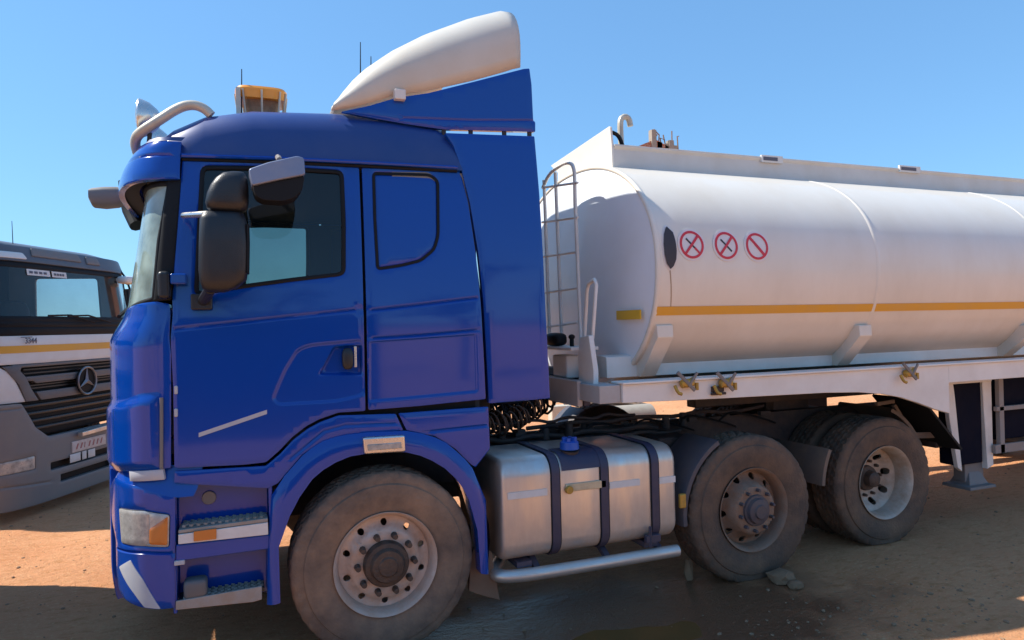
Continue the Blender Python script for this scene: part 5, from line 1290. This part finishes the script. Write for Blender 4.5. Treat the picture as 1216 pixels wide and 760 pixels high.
obj('can', MB().box(-.2, .2, -.1, .1, 0, .38), mat('jerry_pale', (.62, .58, .48), .5, 0, 0, DUST, .3, 8.), jc, bevel=.03); obj('can_handle', MB().tube([(-.1, 0, .37), (-.08, 0, .44), (.08, 0, .44), (.1, 0, .37)], .015, 8, 1), 'jerry_pale', jc); obj('can_cap', MB().cyl((.15, 0, .37), (.15, 0, .42), .03, seg=12), 'red_paint', jc)
# concrete pipe
cpp = MB().lathe([(0, .16), (0, .22), (.9, .22), (.9, .16), (0, .16)], (4.9, 6.3, .22), 'x', 28); obj('concrete_pipe', cpp, 'concrete', label='short grey concrete pipe lying on the earth behind the cab', cat='pipe', sharp=40)
# a mud clod wedged at the middle wheel
def rock(c, r, seed, m, nm, **k):
    b = bmesh.new(); bmesh.ops.create_icosphere(b, subdivisions=2, radius=1)
    q = MB(); q.v = []
    for v in b.verts:
        f = 1+.35*noise.noise(v.co*1.5+Vector((seed, 0, 0)))+.15*noise.noise(v.co*4+Vector((0, seed, 0))); q.v.append((c[0]+v.co.x*r[0]*f, c[1]+v.co.y*r[1]*f, c[2]+v.co.z*r[2]*f))
    q.f = [[v.index for v in f.verts] for f in b.faces]; b.free(); return obj(nm, q, m, sharp=30, **k)
gx, gy = GR(928, 690)
rock((gx, gy, .03), (.11, .08, .05), 3, 'mud', 'mud_clod', label='lump of dried mud against the foot of the middle wheel', cat='mud clod')
gx, gy = GR(818, 688); rock((gx, gy, .06), (.035, .03, .09), 5, 'stone', 'wheel_chock_stone', label='upright pale stone beside the middle wheel, under the guard bar end', cat='stone')
gx, gy = GR(945, 697); rock((gx, gy, .015), (.06, .045, .03), 9, 'mud', 'mud_clod', label='small flat mud crumb just right of the larger lump', cat='mud clod')
# pebbles and crumbs strewn over the earth: nobody could count them
random.seed(11); q = MB()
ico = bmesh.new(); bmesh.ops.create_icosphere(ico, subdivisions=1, radius=1); iv = [v.co.copy() for v in ico.verts]; if_ = [[v.index for v in f.verts] for f in ico.faces]; ico.free()
for k in range(2600):
    x = random.uniform(-5.5, 11); y = random.uniform(-2.4, 9)
    if k < 260: x = random.gauss(3.0, .6); y = random.gauss(-.75, .25)
    if k > 2300: x = random.uniform(-4, 0); y = random.uniform(1, 5)
    r = random.choice([.003, .004, .005, .006, .008, .013]) * random.uniform(.7, 1.3)
    z = hgt(x, y); rot = Matrix.Rotation(random.random()*6, 3, 'Z'); sc_ = (r*random.uniform(.8, 1.5), r*random.uniform(.7, 1.2), r*random.uniform(.4, .8))
    q.add([rot @ Vector((v.x*sc_[0]*random.uniform(.8, 1.2), v.y*sc_[1], v.z*sc_[2]))+Vector((x, y, z+sc_[2]*.4)) for v in iv], if_)
obj('gravel', q, 'stone', kind='stuff', sharp=30, fixn=False)
# puddle beside the fuel tank
pm = bpy.data.materials.new('puddle'); pm.use_nodes = True; P = pm.node_tree.nodes['Principled BSDF']; P.inputs['Base Color'].default_value = (.17, .085, .03, 1); P.inputs['Roughness'].default_value = .12
pts = [(1.45+1.5*math.cos(a), -.42+.62*math.sin(a)) for a in np.linspace(0, 2*math.pi, 72, endpoint=False)]
zz = -.022
obj('puddle', MB().add([(a, b, zz) for a, b in pts], [list(range(72))]), pm, kind='structure', fixn=True)

# unseen dark container and trees added behind the camera for the paint to mirror
CN = empty('reflection_container', (-1.5, -8.6, 0), 'unseen dark blue container added behind the photographer to darken paint reflections', 'container')
q = MB(); pts = []
for k in range(40):
    x = -3.0+6.0*k/40; pts += [(x, 0.), (x+.05, .03), (x+.10, .03), (x+.13, 0.)]
q.loft([[(x, y, .15) for x, y in pts], [(x, y, 2.5) for x, y in pts]], closed=False); obj('side_wall', q, 'navy', CN, fixn=False)
obj('frame', MB().box(-3.06, 3.06, -2.4, .02, .05, .16), 'navy', CN, bevel=.01); obj('roof', MB().box(-3.06, 3.06, -2.4, .02, 2.5, 2.6), 'navy', CN, bevel=.01)
for x in (-3.06, 2.96): obj('corner_post', MB().box(x, x+.1, -.08, .04, .1, 2.55), 'navy', CN, bevel=.01)
obj('end_wall', MB().box(-3.04, -3.0, -2.4, -.05, .1, 2.5), 'navy', CN); obj('end_wall', MB().box(3.0, 3.04, -2.4, -.05, .1, 2.5), 'navy', CN)
mat('leaf', (.055, .08, .025), .7, 0, 0, (.10, .11, .04), .8, 3.); mat('bark', (.12, .08, .05), .9)
def tree(x, y, h, seed, label):
    e = empty('reflection_tree', (x, y, 0), label, 'tree'); random.seed(seed)
    tr = MB().tube([(0, 0, 0), (.1, .05, h*.25), (.05, .1, h*.5)], .16, 8, 1)
    for k in range(5):
        a = k*1.256+seed; tr.tube([(.05, .1, h*.4), (math.cos(a)*h*.15, math.sin(a)*h*.15, h*.6), (math.cos(a)*h*.3, math.sin(a)*h*.3, h*.8)], .06, 6, 1)
    obj('trunk', tr, 'bark', e); cr = MB()
    cl = [(random.gauss(0, h*.22), random.gauss(0, h*.22), h*random.uniform(.55, .98)) for _ in range(26)]
    for _ in range(1500):
        c_ = random.choice(cl); p = Vector((c_[0]+random.gauss(0, .35), c_[1]+random.gauss(0, .35), c_[2]+random.gauss(0, .22))); r = random.uniform(.06, .13)
        n_ = Vector((random.gauss(0, 1), random.gauss(0, 1), random.gauss(0, 1))).normalized(); t1 = n_.orthogonal().normalized()*r; t2 = n_.cross(t1)*.6
        cr.add([p-t1, p+t2, p+t1, p-t2], [[0, 1, 2, 3]])
    obj('crown', cr, 'leaf', e, fixn=False)
    return e
random.seed(3)
for k in range(9):
    xx = -26+6.5*k; s0 = random.random(); yy = -22-3*math.sin(k*2.1); hh = 5+1.8*math.sin(k*1.7+1)
    tree(xx, yy, hh, k+1, '%s green bushy tree from the left end of the unseen belt added for paint reflections' % ['first', 'second', 'third', 'fourth', 'fifth', 'sixth', 'seventh', 'eighth', 'ninth'][k])['group'] = 'unseen trees added for paint reflections'
